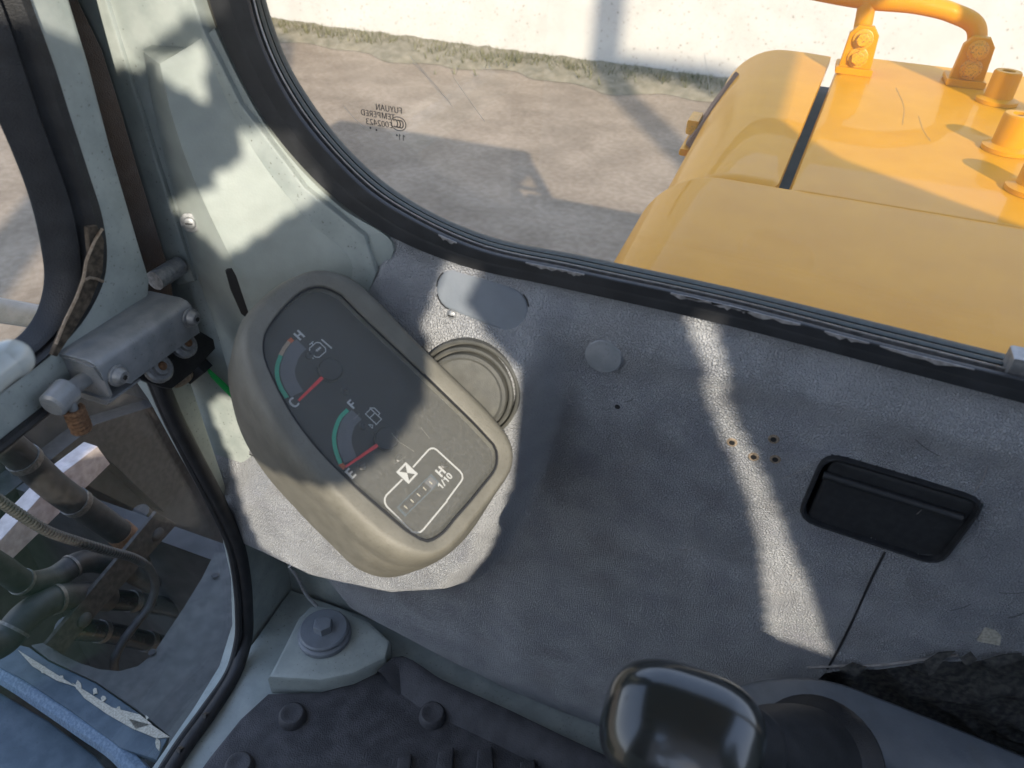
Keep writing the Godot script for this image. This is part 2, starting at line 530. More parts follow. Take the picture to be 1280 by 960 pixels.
# ---------- the cab around the camera ----------
func cab_shell() -> void:
	var r := thing("cab_roof", "grey steel cab roof with overhanging edges above the right window", "cab roof", Vector3(0, 1.65, 0.2))
	obj("roof_panel", box(Vector3(-0.56, 1.65, -0.58), Vector3(0.58, 1.71, 1.02), 0.02), M.paint, r)
	obj("roof_lining", box(Vector3(-0.5, 1.635, -0.5), Vector3(0.46, 1.6495, 0.98), 0.005), M.cover, r)
	obj("header_rail", box(Vector3(0.47, 1.51, -0.5), Vector3(0.55, 1.649, 0.97)), M.paint, r)
	obj("header_rail", box(Vector3(-0.46, 1.53, -0.55), Vector3(0.46, 1.649, -0.48)), M.paint, r)
	var d := thing("cab_door", "grey cab door with a low steel skin and slim window posts", "door", Vector3(-0.52, 0, 0.2))
	obj("door_skin", box(Vector3(-0.55, -0.05, -0.5), Vector3(-0.51, 0.68, 0.98)), M.paint, d)
	obj("post", box(Vector3(-0.55, 0.682, -0.5), Vector3(-0.51, 1.648, -0.42)), M.paint, d)
	obj("post", box(Vector3(-0.55, 0.682, 0.9), Vector3(-0.51, 1.648, 0.984)), M.paint, d)
	obj("header_rail", box(Vector3(-0.55, 1.55, -0.418), Vector3(-0.51, 1.648, 0.898)), M.paint, d)
	var b := thing("cab_rear_wall", "grey rear wall of the cab with an unseen window post shaped to shade the hood", "cab wall", Vector3(0, 0, 1.0))
	obj("rear_skin", box(Vector3(-0.55, -0.05, 0.9855), Vector3(0.548, 0.72, 1.015)), M.paint, b)
	obj("window_post", slab3([Vector3(-0.55, 0.722, 1.015), Vector3(-0.15, 0.722, 1.015), Vector3(-0.17, 1.20, 1.015), Vector3(-0.29, 1.32, 1.015), Vector3(-0.42, 1.46, 1.015), Vector3(-0.44, 1.648, 1.015), Vector3(-0.55, 1.648, 1.015)], Vector3(0, 0, 1), 0.03), M.paint, b)  # slanted outline made up to cut the sun band on the hood
	obj("window_post", box(Vector3(0.46, 0.722, 0.985), Vector3(0.548, 1.648, 1.015)), M.paint, b)
	obj("header_rail", box(Vector3(-0.438, 1.55, 0.985), Vector3(0.458, 1.648, 1.015)), M.paint, b)
	# added cloth sheet, its holes cut to make the sun patches inside
	var holes := []
	for h in [
		[[-0.14, 1.19], [0.1, 1.145], [0.1, 1.5], [-0.27, 1.5], [-0.19, 1.23], [-0.155, 1.225], [-0.13, 1.21], [-0.10, 1.192]],
		[[-0.126, 1.186], [-0.166, 1.207], [-0.158, 1.158], [-0.124, 1.173]],
		[[-0.188, 1.146], [-0.235, 1.152], [-0.262, 1.108], [-0.213, 1.076], [-0.18, 1.046], [-0.15, 1.024], [-0.098, 1.066], [-0.125, 1.078], [-0.140, 1.078], [-0.154, 1.088], [-0.158, 1.104], [-0.170, 1.106], [-0.182, 1.118]],
		[[-0.366, 1.07], [-0.356, 1.04], [-0.340, 1.006], [-0.344, 0.985], [-0.335, 0.94], [-0.30, 0.893], [-0.26, 0.866], [-0.20, 0.852], [-0.145, 0.845], [-0.10, 0.85], [-0.078, 0.83], [-0.095, 0.72], [-0.113, 0.632], [-0.19, 0.606], [-0.297, 0.622], [-0.382, 0.672], [-0.41, 0.755], [-0.418, 0.8], [-0.425, 0.86], [-0.425, 0.985], [-0.402, 1.006], [-0.380, 1.035], [-0.396, 1.07]],
		[[-0.563, 1.07], [-0.59, 1.005], [-0.631, 0.933], [-0.67, 0.85], [-0.705, 0.738], [-0.76, 0.738], [-0.713, 0.829], [-0.673, 0.895], [-0.636, 0.956], [-0.605, 1.005], [-0.585, 1.07]]]:
		var q := PackedVector2Array()
		for a in h: q.append(Vector2(a[0], a[1] + 0.125))
		holes.append(q)
	var s := Soup.new()
	var st := 0.005
	var place := func(f: float, y: float) -> Vector3: return Vector3(-0.5 + 0.0015 * sin(f * 60.0 + y * 9.0), y, -f)
	for i in 190:
		for j in 194:
			var f := -0.905 + i * st
			var y := 0.58 + j * st
			var c := Vector2(f + st / 2, y + st / 2)
			var open := false
			for h in holes:
				if Geometry2D.is_point_in_polygon(c, h): open = true
			if not open:
				s.quad(place.call(f, y), place.call(f, y + st), place.call(f + st, y + st), place.call(f + st, y))
	meta(obj("added_sun_mask", s, M.cloth), "added pale cloth sheet in the door opening, cut to shape the sun patches", "light mask")


# ---------- yellow machine outside ----------
func hood_shell(x0: float, x1: float, prof: PackedVector2Array, rb: float, skew := 0.0, cap := true) -> Soup:
	# prof: (forward, height) from the back edge over the top and down the front; both ends rounded by rb
	var xs := []
	for k in 7: xs.append([x0 + rb * (1 - cos(PI / 2 * k / 6.0)), rb * (1 - sin(PI / 2 * k / 6.0))])
	for k in range(1, 6): xs.append([lerpf(x0 + rb, x1 - rb, k / 6.0), 0.0])
	for k in 7: xs.append([x1 - rb * (1 - cos(PI / 2 * (6 - k) / 6.0)), rb * (1 - sin(PI / 2 * (6 - k) / 6.0))])
	var rows := []
	var n := prof.size()
	for i in n:
		var t := (prof[mini(i + 1, n - 1)] - prof[maxi(i - 1, 0)]).normalized()
		var nn := Vector2(t.y, -t.x)
		if nn.y < 0 and i < 3: nn = -nn
		var ring := PackedVector3Array()
		for q in xs:
			var p: Vector2 = prof[i] - Vector2(-t.y, t.x) * q[1]
			var f: float = p.x + (skew * (q[0] - x0) / (x1 - x0) if i < 2 else 0.0)
			ring.append(Vector3(q[0], p.y, -f))
		rows.append(ring)
	var s := Soup.new()
	s.grid(rows)
	# skirts
	for side in [0, xs.size() - 1]:
		var top := PackedVector3Array()
		var low := PackedVector3Array()
		for r in rows:
			top.append(r[side]); low.append(Vector3(r[side].x, -0.45, r[side].z))
		s.grid([low, top], false, side == 0)
	return s

func round_front(back: float, front: float, y: float, r: float, drop := 0.9) -> PackedVector2Array:
	var p := PackedVector2Array([Vector2(back, y - 0.012), Vector2(back + 0.001, y - 0.003), Vector2(back + 0.006, y)])
	for k in 5: p.append(Vector2(lerpf(back + 0.01, front - r, k / 4.0), y))
	for k in range(1, 13):
		var a := PI / 2 * k / 12.0
		p.append(Vector2(front - r + sin(a) * r, y - r + cos(a) * r))
	p.append(Vector2(front + 0.008, y - r - 0.3)); p.append(Vector2(front + 0.02, y - drop))
	return p

func machine() -> void:
	var c := thing("front_cover", "rounded yellow hood lid with a recessed latch in front of the black gap", "hood", Vector3(1.4, -0.4, 0))
	obj("lid", hood_shell(0.965, 1.82, round_front(-0.012, 0.148, 0.53, 0.115), 0.035, -0.05), M.yellow, c)
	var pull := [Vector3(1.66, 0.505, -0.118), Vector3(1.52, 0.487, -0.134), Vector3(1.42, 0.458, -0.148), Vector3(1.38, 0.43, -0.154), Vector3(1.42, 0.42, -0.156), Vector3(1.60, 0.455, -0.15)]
	obj("recess_shade_patch", slab3(pull, Vector3(0, 0.5, -0.86), 0.012, 0.002), M.rust, c)  # rust tone stands in for shaded yellow inside the recess
	obj("latch", box(Vector3(1.37, 0.415, -0.168), Vector3(1.54, 0.427, -0.150), 0.004), M.yellow, c)
	obj("latch", box(Vector3(1.43, 0.436, -0.170), Vector3(1.49, 0.462, -0.148), 0.004), M.chipped, c)
	obj("gap_channel", box(Vector3(0.99, 0.30, 0.005), Vector3(1.80, 0.465, 0.10), 0.0), M.shade_steel, c)
	var d := thing("deck_cover", "flat yellow deck cover carrying the handrail behind the black gap", "hood", Vector3(1.4, -0.4, 0.6))
	var prof := PackedVector2Array([Vector2(-2.4, 0.1), Vector2(-2.4, 0.529), Vector2(-1.8, 0.5295), Vector2(-1.0, 0.5295), Vector2(-0.4, 0.5295), Vector2(-0.052, 0.5295), Vector2(-0.041, 0.527), Vector2(-0.037, 0.52), Vector2(-0.036, 0.42)])
	for i in range(4, 9): prof[i].x += 0.012
	var ds := hood_shell(0.966, 1.82, prof, 0.012)
	for i in ds.v.size():
		if ds.v[i].z < 0.2 and ds.v[i].y > -0.3: ds.v[i].z += 0.055 * (ds.v[i].x - 0.966) / 0.854
	obj("deck_plate", ds, M.yellow, d)
	for q in [Vector3(1.5649, 0.5300, 0.3417), Vector3(1.2788, 0.5300, 0.3171), Vector3(1.1074, 0.5300, 0.3242)]:
		var b := obj("mounting_boss", lathe([Vector2(0.034, 0), Vector2(0.034, 0.006), Vector2(0.023, 0.010), Vector2(0.0225, 0.05), Vector2(0.0205, 0.053), Vector2(0.011, 0.053), Vector2(0.010, 0.046), Vector2(0.0, 0.046)], 28), M.yellow, d, false, frame(q, Vector3.UP))
		obj("socket_screw", slab(ngon(6, 0.0085), 0.004, 0.001), M.strap, b, true, Transform3D(Basis(), Vector3(0, 0, 0.05)))
	var e := thing("side_cover", "yellow side cover nearest the cab window, raised at its far edge", "hood", Vector3(0.75, -0.4, 0.5))
	obj("lid", hood_shell(0.60, 0.955, round_front(-2.4, 0.155, 0.542, 0.10), 0.022), M.yellow, e)
	# handrail
	var a := Vector3(1.6754, 0.5300, 0.1016)
	var b2 := Vector3(1.6885, 0.5300, 0.2998)
	var h := thing("handrail", "bent yellow tube handrail bolted to the deck cover", "handrail", a)
	var top1 := Vector3(a.x + 0.005, 0.653, a.z - 0.01)
	var path := curve([top1 + Vector3(0.02, 0.02, -0.55), top1 + Vector3(0.01, 0.012, -0.18), top1, top1 + Vector3(0, 0, 0.10), Vector3(b2.x, 0.645, b2.z - 0.06), Vector3(b2.x, 0.625, b2.z - 0.012), Vector3(b2.x, 0.59, b2.z), b2 + Vector3(0, 0.03, 0)], 7)
	obj("rail", tube(path, 0.0165, 14), M.yellow, h)
	obj("post", tube([top1, a + Vector3(0, 0.03, 0)], 0.0165, 14), M.yellow, h)
	for f in [a, b2]:
		var k := obj("foot", slab3([f + Vector3(-0.03, 0, 0.03), f + Vector3(-0.03, 0.07, 0.026), f + Vector3(-0.03, 0.085, 0.014), f + Vector3(-0.03, 0.085, -0.014), f + Vector3(-0.03, 0.07, -0.026), f + Vector3(-0.03, 0, -0.03)], Vector3(-1, 0, 0), 0.014, 0.003), M.yellow, h)
		obj("foot_plate", box(f + Vector3(-0.04, 0.0, -0.034), f + Vector3(0.03, 0.012, 0.034), 0.003), M.yellow, h)
		for u in [0.03, 0.062]:
			obj("bolt", bolt(0.0125, 0.014, u * 20), M.chipped, k, false, frame(f + Vector3(-0.03, u, 0), Vector3(-1, 0.05, 0)))
	# the rest of the machine, with an unseen block added to shade the yard
	var m := thing("shade_block", "added unseen boom beside the cab", "shade_block", Vector3(-1.4, -0.5, -0.6))
	obj("shade_block_body", slab3([Vector3(-1.2, -0.5, 0.15), Vector3(-1.2, 1.2, 0.05), Vector3(-1.2, 3.9, -0.05), Vector3(-1.2, 4.0, -0.6), Vector3(-1.2, 3.5, -0.85), Vector3(-1.2, 0.8, -0.85), Vector3(-1.2, -0.5, -0.8)], Vector3(1, 0, 0), 0.45, 0.01), M.strap, m)
	var s := thing("swing_frame", "swing frame below the front window, toned near-black for the cavity shade", "machine frame", Vector3(0.3, -0.9, -1.0))
	obj("frame_wall", box(Vector3(-0.6, -0.85, -1.22), Vector3(1.2, -0.02, -1.18)), M.shade_steel, s)
	obj("frame_floor", box(Vector3(-0.6, -0.85, -1.178), Vector3(1.2, -0.8, -0.5)), M.shade_steel, s)
	obj("frame_side", box(Vector3(0.585, -0.798, -1.178), Vector3(0.62, -0.09, -0.56)), M.shade_steel, s)
	obj("cross_beam", slab3([Vector3(0.5223, -0.0884, -1.1200), Vector3(0.7706, -0.0833, -1.1200), Vector3(0.9254, -0.1458, -1.1200), Vector3(1.0308, -0.3600, -1.1200), Vector3(0.8485, -0.4070, -1.1200), Vector3(0.7523, -0.1312, -1.1200), Vector3(0.6171, -0.1810, -1.1200), Vector3(0.4857, -0.1726, -1.1200)], Vector3(0, 0, 1), 0.04), M.hose, s)
	obj("sun_toned_beam", slab3([Vector3(0.4132, -0.0371, -0.9800), Vector3(0.4570, -0.0313, -0.9800), Vector3(0.5825, -0.0026, -0.9800), Vector3(0.6621, -0.0042, -0.9800), Vector3(0.6724, -0.0546, -0.9800), Vector3(0.5918, -0.0636, -0.9800), Vector3(0.4362, -0.0801, -0.9800), Vector3(0.3941, -0.0808, -0.9800)], Vector3(0, 0, 1), 0.03), M.beam_sun_tone, s)  # sunlight is painted in through the pale material
	# deck sheet under the glass
	var dk := thing("deck_sheet", "grey steel deck sheet with a rounded cut-out outside the lower glass", "deck sheet", Vector3(0.45, -0.07, -0.6))
	obj("sheet", slab3([Vector3(0.5875, -0.0700, -0.6931), Vector3(0.5384, -0.0700, -0.6783), Vector3(0.4852, -0.0700, -0.6672), Vector3(0.4376, -0.0700, -0.6597), Vector3(0.4036, -0.0700, -0.6538), Vector3(0.3824, -0.0700, -0.6597), Vector3(0.3677, -0.0700, -0.6765), Vector3(0.3594, -0.0700, -0.7033), Vector3(0.3568, -0.0700, -0.7360), Vector3(0.3580, -0.0700, -0.7730), Vector3(0.3645, -0.0700, -0.8047), Vector3(0.3523, -0.0700, -0.8210), Vector3(0.3443, -0.0700, -0.7802), Vector3(0.3426, -0.0700, -0.6938), Vector3(0.3318, -0.0700, -0.6161), Vector3(0.3185, -0.0700, -0.5501), Vector3(0.2824, -0.0700, -0.5312), Vector3(0.2493, -0.0700, -0.4870), Vector3(0.2892, -0.0700, -0.3860), Vector3(0.6250, -0.0700, -0.6026)], Vector3.UP, 0.012, 0.002), M.deck, dk)
	for q in [Vector3(0.5484, -0.0670, -0.6599), Vector3(0.4053, -0.0670, -0.6544)]:
		obj("hole", lathe([Vector2(0.0055, 0), Vector2(0.0045, 0.0008), Vector2(0, 0.0008)], 14), M.black, dk, false, frame(q, Vector3.UP))
	var bl := thing("step_sheet", "scuffed blue steel step sheet with chipped folded edges", "step sheet", Vector3(0.3, -0.1, -0.7))
	obj("upper_fold", slab3([Vector3(0.3358, -0.0720, -0.9206), Vector3(0.3503, -0.0720, -0.8226), Vector3(0.3440, -0.0720, -0.7778), Vector3(0.3424, -0.0720, -0.6943), Vector3(0.3307, -0.0720, -0.6158), Vector3(0.3168, -0.0720, -0.5517), Vector3(0.2887, -0.0720, -0.5448), Vector3(0.2838, -0.0720, -0.5981), Vector3(0.2982, -0.0720, -0.6908), Vector3(0.3093, -0.0720, -0.7859), Vector3(0.3125, -0.0720, -0.8921)], Vector3.UP, 0.01, 0.003), M.blue, bl)
	obj("lower_tread", slab3([Vector3(0.2847, -0.1100, -0.9089), Vector3(0.2959, -0.1100, -0.8324), Vector3(0.2896, -0.1100, -0.7390), Vector3(0.2755, -0.1100, -0.6427), Vector3(0.2493, -0.1100, -0.5599), Vector3(0.1686, -0.1100, -0.7637)], Vector3.UP, 0.01, 0.003), M.blue, bl)
	obj("folded_edge", tube(curve([Vector3(0.3106, -0.0860, -0.8974), Vector3(0.3094, -0.0860, -0.8214), Vector3(0.3012, -0.0860, -0.7410), Vector3(0.2917, -0.0860, -0.6630), Vector3(0.2839, -0.0860, -0.6030), Vector3(0.2674, -0.0860, -0.5499)], 5), 0.013, 8), M.blue_edge, bl)
	for k in [[Vector3(0.3402, -0.0705, -0.8313), Vector3(0.3334, -0.0705, -0.7687), Vector3(0.3274, -0.0705, -0.7133), Vector3(0.3247, -0.0705, -0.7453), Vector3(0.3289, -0.0705, -0.7926)], [Vector3(0.3299, -0.0705, -0.7228), Vector3(0.3221, -0.0705, -0.6469), Vector3(0.3277, -0.0705, -0.6060), Vector3(0.3231, -0.0705, -0.5824), Vector3(0.3089, -0.0705, -0.5978), Vector3(0.3124, -0.0705, -0.6443), Vector3(0.3190, -0.0705, -0.6910)], [Vector3(0.3177, -0.0705, -0.6164), Vector3(0.3223, -0.0705, -0.5816), Vector3(0.3179, -0.0705, -0.5497), Vector3(0.3102, -0.0705, -0.5633), Vector3(0.3096, -0.0705, -0.5959)]]:
		obj("paint_flake", slab3(k, Vector3.UP, 0.0012, 0.0003), M.flake, bl)
	for k in 9:
		var at := (Vector3(0.3314, -0.0702, -0.7665)).lerp(Vector3(0.3193, -0.0702, -0.5598), k / 8.0) + Vector3(rng.randfn(0, 0.006), 0, rng.randfn(0, 0.006))
		var bit := []
		for q in ngon(6, 1.0): bit.append(at + Vector3(q.x * rng.randf_range(0.003, 0.010), 0, q.y * rng.randf_range(0.002, 0.004)).rotated(Vector3.UP, 0.9))
		obj("paint_flake", slab3(bit, Vector3.UP, 0.0012, 0.0003), M.flake, bl)
	# hoses and pipes
	var hp := func(called: String, label: String, cat: String, pts: Array, r: float, m2: Material, grp := "") -> Node:
		var line := curve(pts, 7)
		var hose := obj(called, tube(line, r, 14), m2)
		for f in [0.3, 0.62]:
			var k := int(line.size() * f)
			obj("hose_clamp", tube([line[k], line[k].lerp(line[k + 1], 0.8)], r * 1.09, 16), M.clamp, hose)
		return meta(hose, label, cat, grp)
	hp.call("hydraulic_hose", "thick black hose sloping down behind the lower glass to a rusty ferrule", "hose", [Vector3(0.4324, 0.2789, -0.8500), Vector3(0.4647, 0.1928, -0.8500), Vector3(0.4926, 0.1004, -0.8500), Vector3(0.5301, 0.0055, -0.8500), Vector3(0.5572, -0.0645, -0.8500)], 0.021, M.hose, "hoses below the front window")
	meta(obj("hose_ferrule", tube([Vector3(0.5542, -0.0538, -0.8500), Vector3(0.5615, -0.0767, -0.8500), Vector3(0.5666, -0.0919, -0.8500)], 0.0225, 14), M.rust), "rust-stained ferrule on the end of the sloping thick hose", "hose fitting")
	hp.call("hydraulic_hose", "dark steel hose tail running on below the rusty ferrule", "hose", [Vector3(0.5694, -0.0893, -0.8600), Vector3(0.5908, -0.1699, -0.8600), Vector3(0.6124, -0.2848, -0.8600), Vector3(0.6395, -0.4458, -0.8600)], 0.015, M.hose, "hoses below the front window")
	hp.call("hydraulic_hose", "dusty black hose with an S bend above the glossy pipes", "hose", [Vector3(0.3525, 0.1281, -0.8200), Vector3(0.3699, 0.0742, -0.8200), Vector3(0.3872, 0.0259, -0.8200), Vector3(0.4206, -0.0010, -0.8200), Vector3(0.4556, -0.0105, -0.8200), Vector3(0.5091, -0.0763, -0.8200), Vector3(0.5544, -0.1734, -0.8200)], 0.017, M.hose, "hoses below the front window")
	hp.call("hydraulic_hose", "bent black hose rising from the left edge and arching to the strap", "hose", [Vector3(0.2871, 0.0166, -0.8000), Vector3(0.3199, -0.0025, -0.8000), Vector3(0.3532, 0.0029, -0.8000), Vector3(0.3887, -0.0064, -0.8000), Vector3(0.4301, -0.0444, -0.8000), Vector3(0.4654, -0.0934, -0.8000)], 0.020, M.hose, "hoses below the front window")
	hp.call("steel_pipe", "glossy black pipe, upper of two lying under the strap", "pipe", [Vector3(0.4607, -0.1077, -0.8400), Vector3(0.5293, -0.2007, -0.8400), Vector3(0.6154, -0.3364, -0.8400), Vector3(0.7240, -0.5078, -0.8400)], 0.017, M.pipe, "pipes below the front window")
	hp.call("steel_pipe", "glossy black pipe, lower of two lying under the strap", "pipe", [Vector3(0.4103, -0.1178, -0.8400), Vector3(0.4604, -0.1949, -0.8400), Vector3(0.5272, -0.3157, -0.8400), Vector3(0.6236, -0.4954, -0.8400)], 0.017, M.pipe, "pipes below the front window")
	hp.call("hydraulic_hose", "short dark hose beside the seal at the right end of the strap", "hose", [Vector3(0.6369, -0.1103, -0.9000), Vector3(0.6642, -0.2059, -0.9000), Vector3(0.6945, -0.3153, -0.9000), Vector3(0.7529, -0.4467, -0.9000)], 0.016, M.hose, "hoses below the front window")
	var sp := thing("clamp_strap", "flat dark strap bolted across the hoses and pipes", "strap", Vector3(0.4632, -0.0651, -0.7800))
	obj("bar", slab3([Vector3(0.5789, -0.0045, -0.7800), Vector3(0.6075, -0.0610, -0.7800), Vector3(0.3963, -0.0803, -0.7800), Vector3(0.3647, -0.0875, -0.7800), Vector3(0.3513, -0.0456, -0.7800)], Vector3(0, 0, 1), 0.006), M.strap, sp)
	obj("bolt", dome(0.012, 0.008), M.strap, sp, false, frame(Vector3(0.5669, -0.0443, -0.7800), Vector3(0, 0, 1)))
	obj("bolt", dome(0.012, 0.008), M.strap, sp, false, frame(Vector3(0.4096, -0.0651, -0.7800), Vector3(0, 0, 1)))
	var cp := curve([Vector3(0.3464, 0.2821, -0.7200), Vector3(0.3648, 0.2291, -0.7200), Vector3(0.3869, 0.1738, -0.7200), Vector3(0.4161, 0.1226, -0.7200), Vector3(0.4498, 0.0674, -0.7200), Vector3(0.4780, 0.0213, -0.7200), Vector3(0.4922, -0.0198, -0.7200), Vector3(0.4901, -0.0545, -0.7200), Vector3(0.4706, -0.0768, -0.7200), Vector3(0.4374, -0.0829, -0.7200), Vector3(0.4094, -0.0904, -0.7200), Vector3(0.3907, -0.1037, -0.7200), Vector3(0.3833, -0.1234, -0.7200)], 22)
	var rad := []
	for i in cp.size(): rad.append(0.0058 + (0.0011 * (i % 2) if i < 120 else 0.0004))
	meta(obj("wire_conduit", tube(cp, 0.006, 10, true, rad), M.hose), "thin corrugated black wire conduit looping over the strap", "cable")
	meta(obj("mirror_arm", tube([Vector3(0.4314, 0.4628, -0.7500), Vector3(0.4595, 0.4395, -0.7500), Vector3(0.4827, 0.4215, -0.7500), Vector3(0.5076, 0.4021, -0.7500)], 0.014, 12), M.latch), "grey tube outside the upper front window", "tube")


# ---------- front of the cab ----------
func front_window() -> void:
	var w := thing("front_window", "grey steel sash of the upper front window with a rounded lower corner", "window", Vector3(0.3054, 0.5262, -0.4800))
	obj("sash_frame", slab3([Vector3(0.405, 1.53, -0.48)] + [Vector3(0.3907, 0.7886, -0.4800), Vector3(0.3911, 0.7793, -0.4800), Vector3(0.3939, 0.7395, -0.4800), Vector3(0.3940, 0.7055, -0.4800), Vector3(0.3945, 0.6619, -0.4800), Vector3(0.3948, 0.6258, -0.4800), Vector3(0.3908, 0.6023, -0.4800), Vector3(0.3821, 0.5838, -0.4800), Vector3(0.3608, 0.5643, -0.4800), Vector3(0.3349, 0.5525, -0.4800), Vector3(0.3064, 0.5466, -0.4800), Vector3(0.2696, 0.5407, -0.4800)] + [Vector3(-0.45, 0.547, -0.48), Vector3(-0.45, 0.498, -0.48)] + [Vector3(0.2545, 0.5055, -0.4800), Vector3(0.3002, 0.5096, -0.4800), Vector3(0.3630, 0.5077, -0.4800), Vector3(0.4098, 0.5245, -0.4800), Vector3(0.4249, 0.5566, -0.4800), Vector3(0.4243, 0.5946, -0.4800), Vector3(0.4238, 0.6709, -0.4800), Vector3(0.4257, 0.7312, -0.4800), Vector3(0.4248, 0.7746, -0.4800), Vector3(0.4247, 0.7844, -0.4800)] + [Vector3(0.44, 1.53, -0.48)], Vector3(0, 0, 1), 0.025, 0.003), M.paint, w)
	# seal: a thick rubber band between the sash and the glass
	var o := curve([Vector3(0.407, 1.51, -0.484)] + [Vector3(0.3951, 0.7877, -0.4840), Vector3(0.3955, 0.7783, -0.4840), Vector3(0.3984, 0.7380, -0.4840), Vector3(0.3986, 0.7037, -0.4840), Vector3(0.3991, 0.6596, -0.4840), Vector3(0.3988, 0.6234, -0.4840), Vector3(0.3936, 0.5988, -0.4840), Vector3(0.3846, 0.5816, -0.4840), Vector3(0.3636, 0.5633, -0.4840), Vector3(0.3375, 0.5514, -0.4840), Vector3(0.3083, 0.5457, -0.4840), Vector3(0.2737, 0.5424, -0.4840), Vector3(0.2476, 0.5410, -0.4840)], 6)
	var i := curve([Vector3(0.355, 1.51, -0.50)] + [Vector3(0.3599, 0.7907, -0.5000), Vector3(0.3612, 0.7816, -0.5000), Vector3(0.3605, 0.7440, -0.5000), Vector3(0.3599, 0.7118, -0.5000), Vector3(0.3616, 0.6825, -0.5000), Vector3(0.3619, 0.6558, -0.5000), Vector3(0.3566, 0.6135, -0.5000), Vector3(0.3510, 0.5924, -0.5000), Vector3(0.3448, 0.5809, -0.5000), Vector3(0.3316, 0.5667, -0.5000), Vector3(0.3153, 0.5588, -0.5000), Vector3(0.2945, 0.5586, -0.5000), Vector3(0.2708, 0.5638, -0.5000)], 6)
	var rows := []
	for q in [[0.0, 0.0], [0.1, 0.008], [0.3, 0.012], [0.42, 0.006], [0.5, 0.004], [0.6, 0.010], [0.8, 0.008], [1.0, -0.004]]:
		var ring := PackedVector3Array()
		for k in o.size(): ring.append(o[k].lerp(i[k], q[0]) + Vector3(0, 0, q[1]))
		rows.append(ring)
	var s := Soup.new()
	s.grid(rows, false, true)
	obj("rubber_seal", s, M.rubber, w)
	obj("lower_gasket", tube([Vector3(0.2263, 0.5056, -0.4770), Vector3(0.2522, 0.5062, -0.4770), Vector3(0.2735, 0.5079, -0.4770), Vector3(0.2959, 0.5098, -0.4770)], 0.004, 8), M.rubber, w)
	obj("pane", slab3([Vector3(0.39, 1.53, -0.503), Vector3(-0.45, 1.53, -0.503), Vector3(-0.45, 0.55, -0.503)] + [Vector3(0.2884, 0.5384, -0.5030), Vector3(0.3338, 0.5432, -0.5030), Vector3(0.3849, 0.5713, -0.5030), Vector3(0.3966, 0.6425, -0.5030), Vector3(0.4024, 0.7454, -0.5030)], Vector3(0, 0, 1), 0.004, 0.0), M.glass, w)
	var f := thing("torn_liner", "torn brown foam liner peeling between the front seal and the sash", "liner", Vector3(0.3501, 0.5742, -0.4750))
	obj("foam", slab3([Vector3(0.3741, 0.6291, -0.4700), Vector3(0.3826, 0.6269, -0.4700), Vector3(0.3848, 0.6139, -0.4700), Vector3(0.3746, 0.5911, -0.4700), Vector3(0.3548, 0.5729, -0.4700), Vector3(0.3334, 0.5597, -0.4700), Vector3(0.3140, 0.5489, -0.4700), Vector3(0.3110, 0.5523, -0.4700), Vector3(0.3272, 0.5670, -0.4700), Vector3(0.3457, 0.5814, -0.4700), Vector3(0.3595, 0.5951, -0.4700), Vector3(0.3687, 0.6090, -0.4700)], Vector3(0, 0, 1), 0.004, 0.001), M.foam, f)
	obj("peeling_edge", tube([Vector3(0.3842, 0.6240, -0.4680), Vector3(0.3751, 0.6186, -0.4680), Vector3(0.3621, 0.6072, -0.4680), Vector3(0.3542, 0.5947, -0.4680), Vector3(0.3442, 0.5847, -0.4680), Vector3(0.3293, 0.5733, -0.4680), Vector3(0.3152, 0.5603, -0.4680)], 0.0012, 5), M.foam_pale, f)
	obj("peeling_edge", tube([Vector3(0.3532, 0.5939, -0.4680), Vector3(0.3601, 0.5939, -0.4680), Vector3(0.3663, 0.5894, -0.4680), Vector3(0.3703, 0.5852, -0.4680)], 0.0012, 5), M.foam_pale, f)
	var g := thing("lower_front_window", "greenish lower front window in a black rubber seal", "window", Vector3(0.4599, 0.1554, -0.5000))
	obj("pane", slab3([Vector3(-0.45, 0.505, -0.5045), Vector3(-0.45, -0.03, -0.5045)] + [Vector3(0.2900, -0.0953, -0.5045), Vector3(0.4456, -0.1066, -0.5045), Vector3(0.4852, -0.0644, -0.5045), Vector3(0.5065, 0.0191, -0.5045), Vector3(0.5092, 0.1000, -0.5045), Vector3(0.4816, 0.2102, -0.5045), Vector3(0.4611, 0.3241, -0.5045), Vector3(0.4493, 0.4200, -0.5045), Vector3(0.3716, 0.4866, -0.5045)], Vector3(0, 0, 1), 0.003, 0.0), M.glass_green, g)
	var sp := curve([Vector3(0.4148, 0.4560, -0.4950), Vector3(0.4182, 0.4150, -0.4950), Vector3(0.4279, 0.3525, -0.4950), Vector3(0.4451, 0.2531, -0.4950), Vector3(0.4544, 0.1754, -0.4950), Vector3(0.4509, 0.1193, -0.4950), Vector3(0.4417, 0.0695, -0.4950), Vector3(0.4265, 0.0212, -0.4950)] + [Vector3(0.3972, 0.0060, -0.4886), Vector3(0.3322, 0.0060, -0.4803), Vector3(0.2932, 0.0060, -0.4798), Vector3(0.2415, 0.0060, -0.4750)], 8)
	obj("seal", tube(sp, 0.0085, 10), M.rubber, g)
	var sp2 := curve([Vector3(0.4103, 0.4541, -0.4990), Vector3(0.4139, 0.4118, -0.4990), Vector3(0.4229, 0.3486, -0.4990), Vector3(0.4383, 0.2504, -0.4990), Vector3(0.4463, 0.1765, -0.4990), Vector3(0.4420, 0.1247, -0.4990), Vector3(0.4326, 0.0757, -0.4990), Vector3(0.4180, 0.0306, -0.4990)] + [Vector3(0.3946, 0.0040, -0.4982), Vector3(0.3339, 0.0040, -0.4927), Vector3(0.2936, 0.0040, -0.4921), Vector3(0.2422, 0.0040, -0.4873)], 8)
	obj("seal_lip", tube(sp2, 0.0045, 8), M.rubber, g)
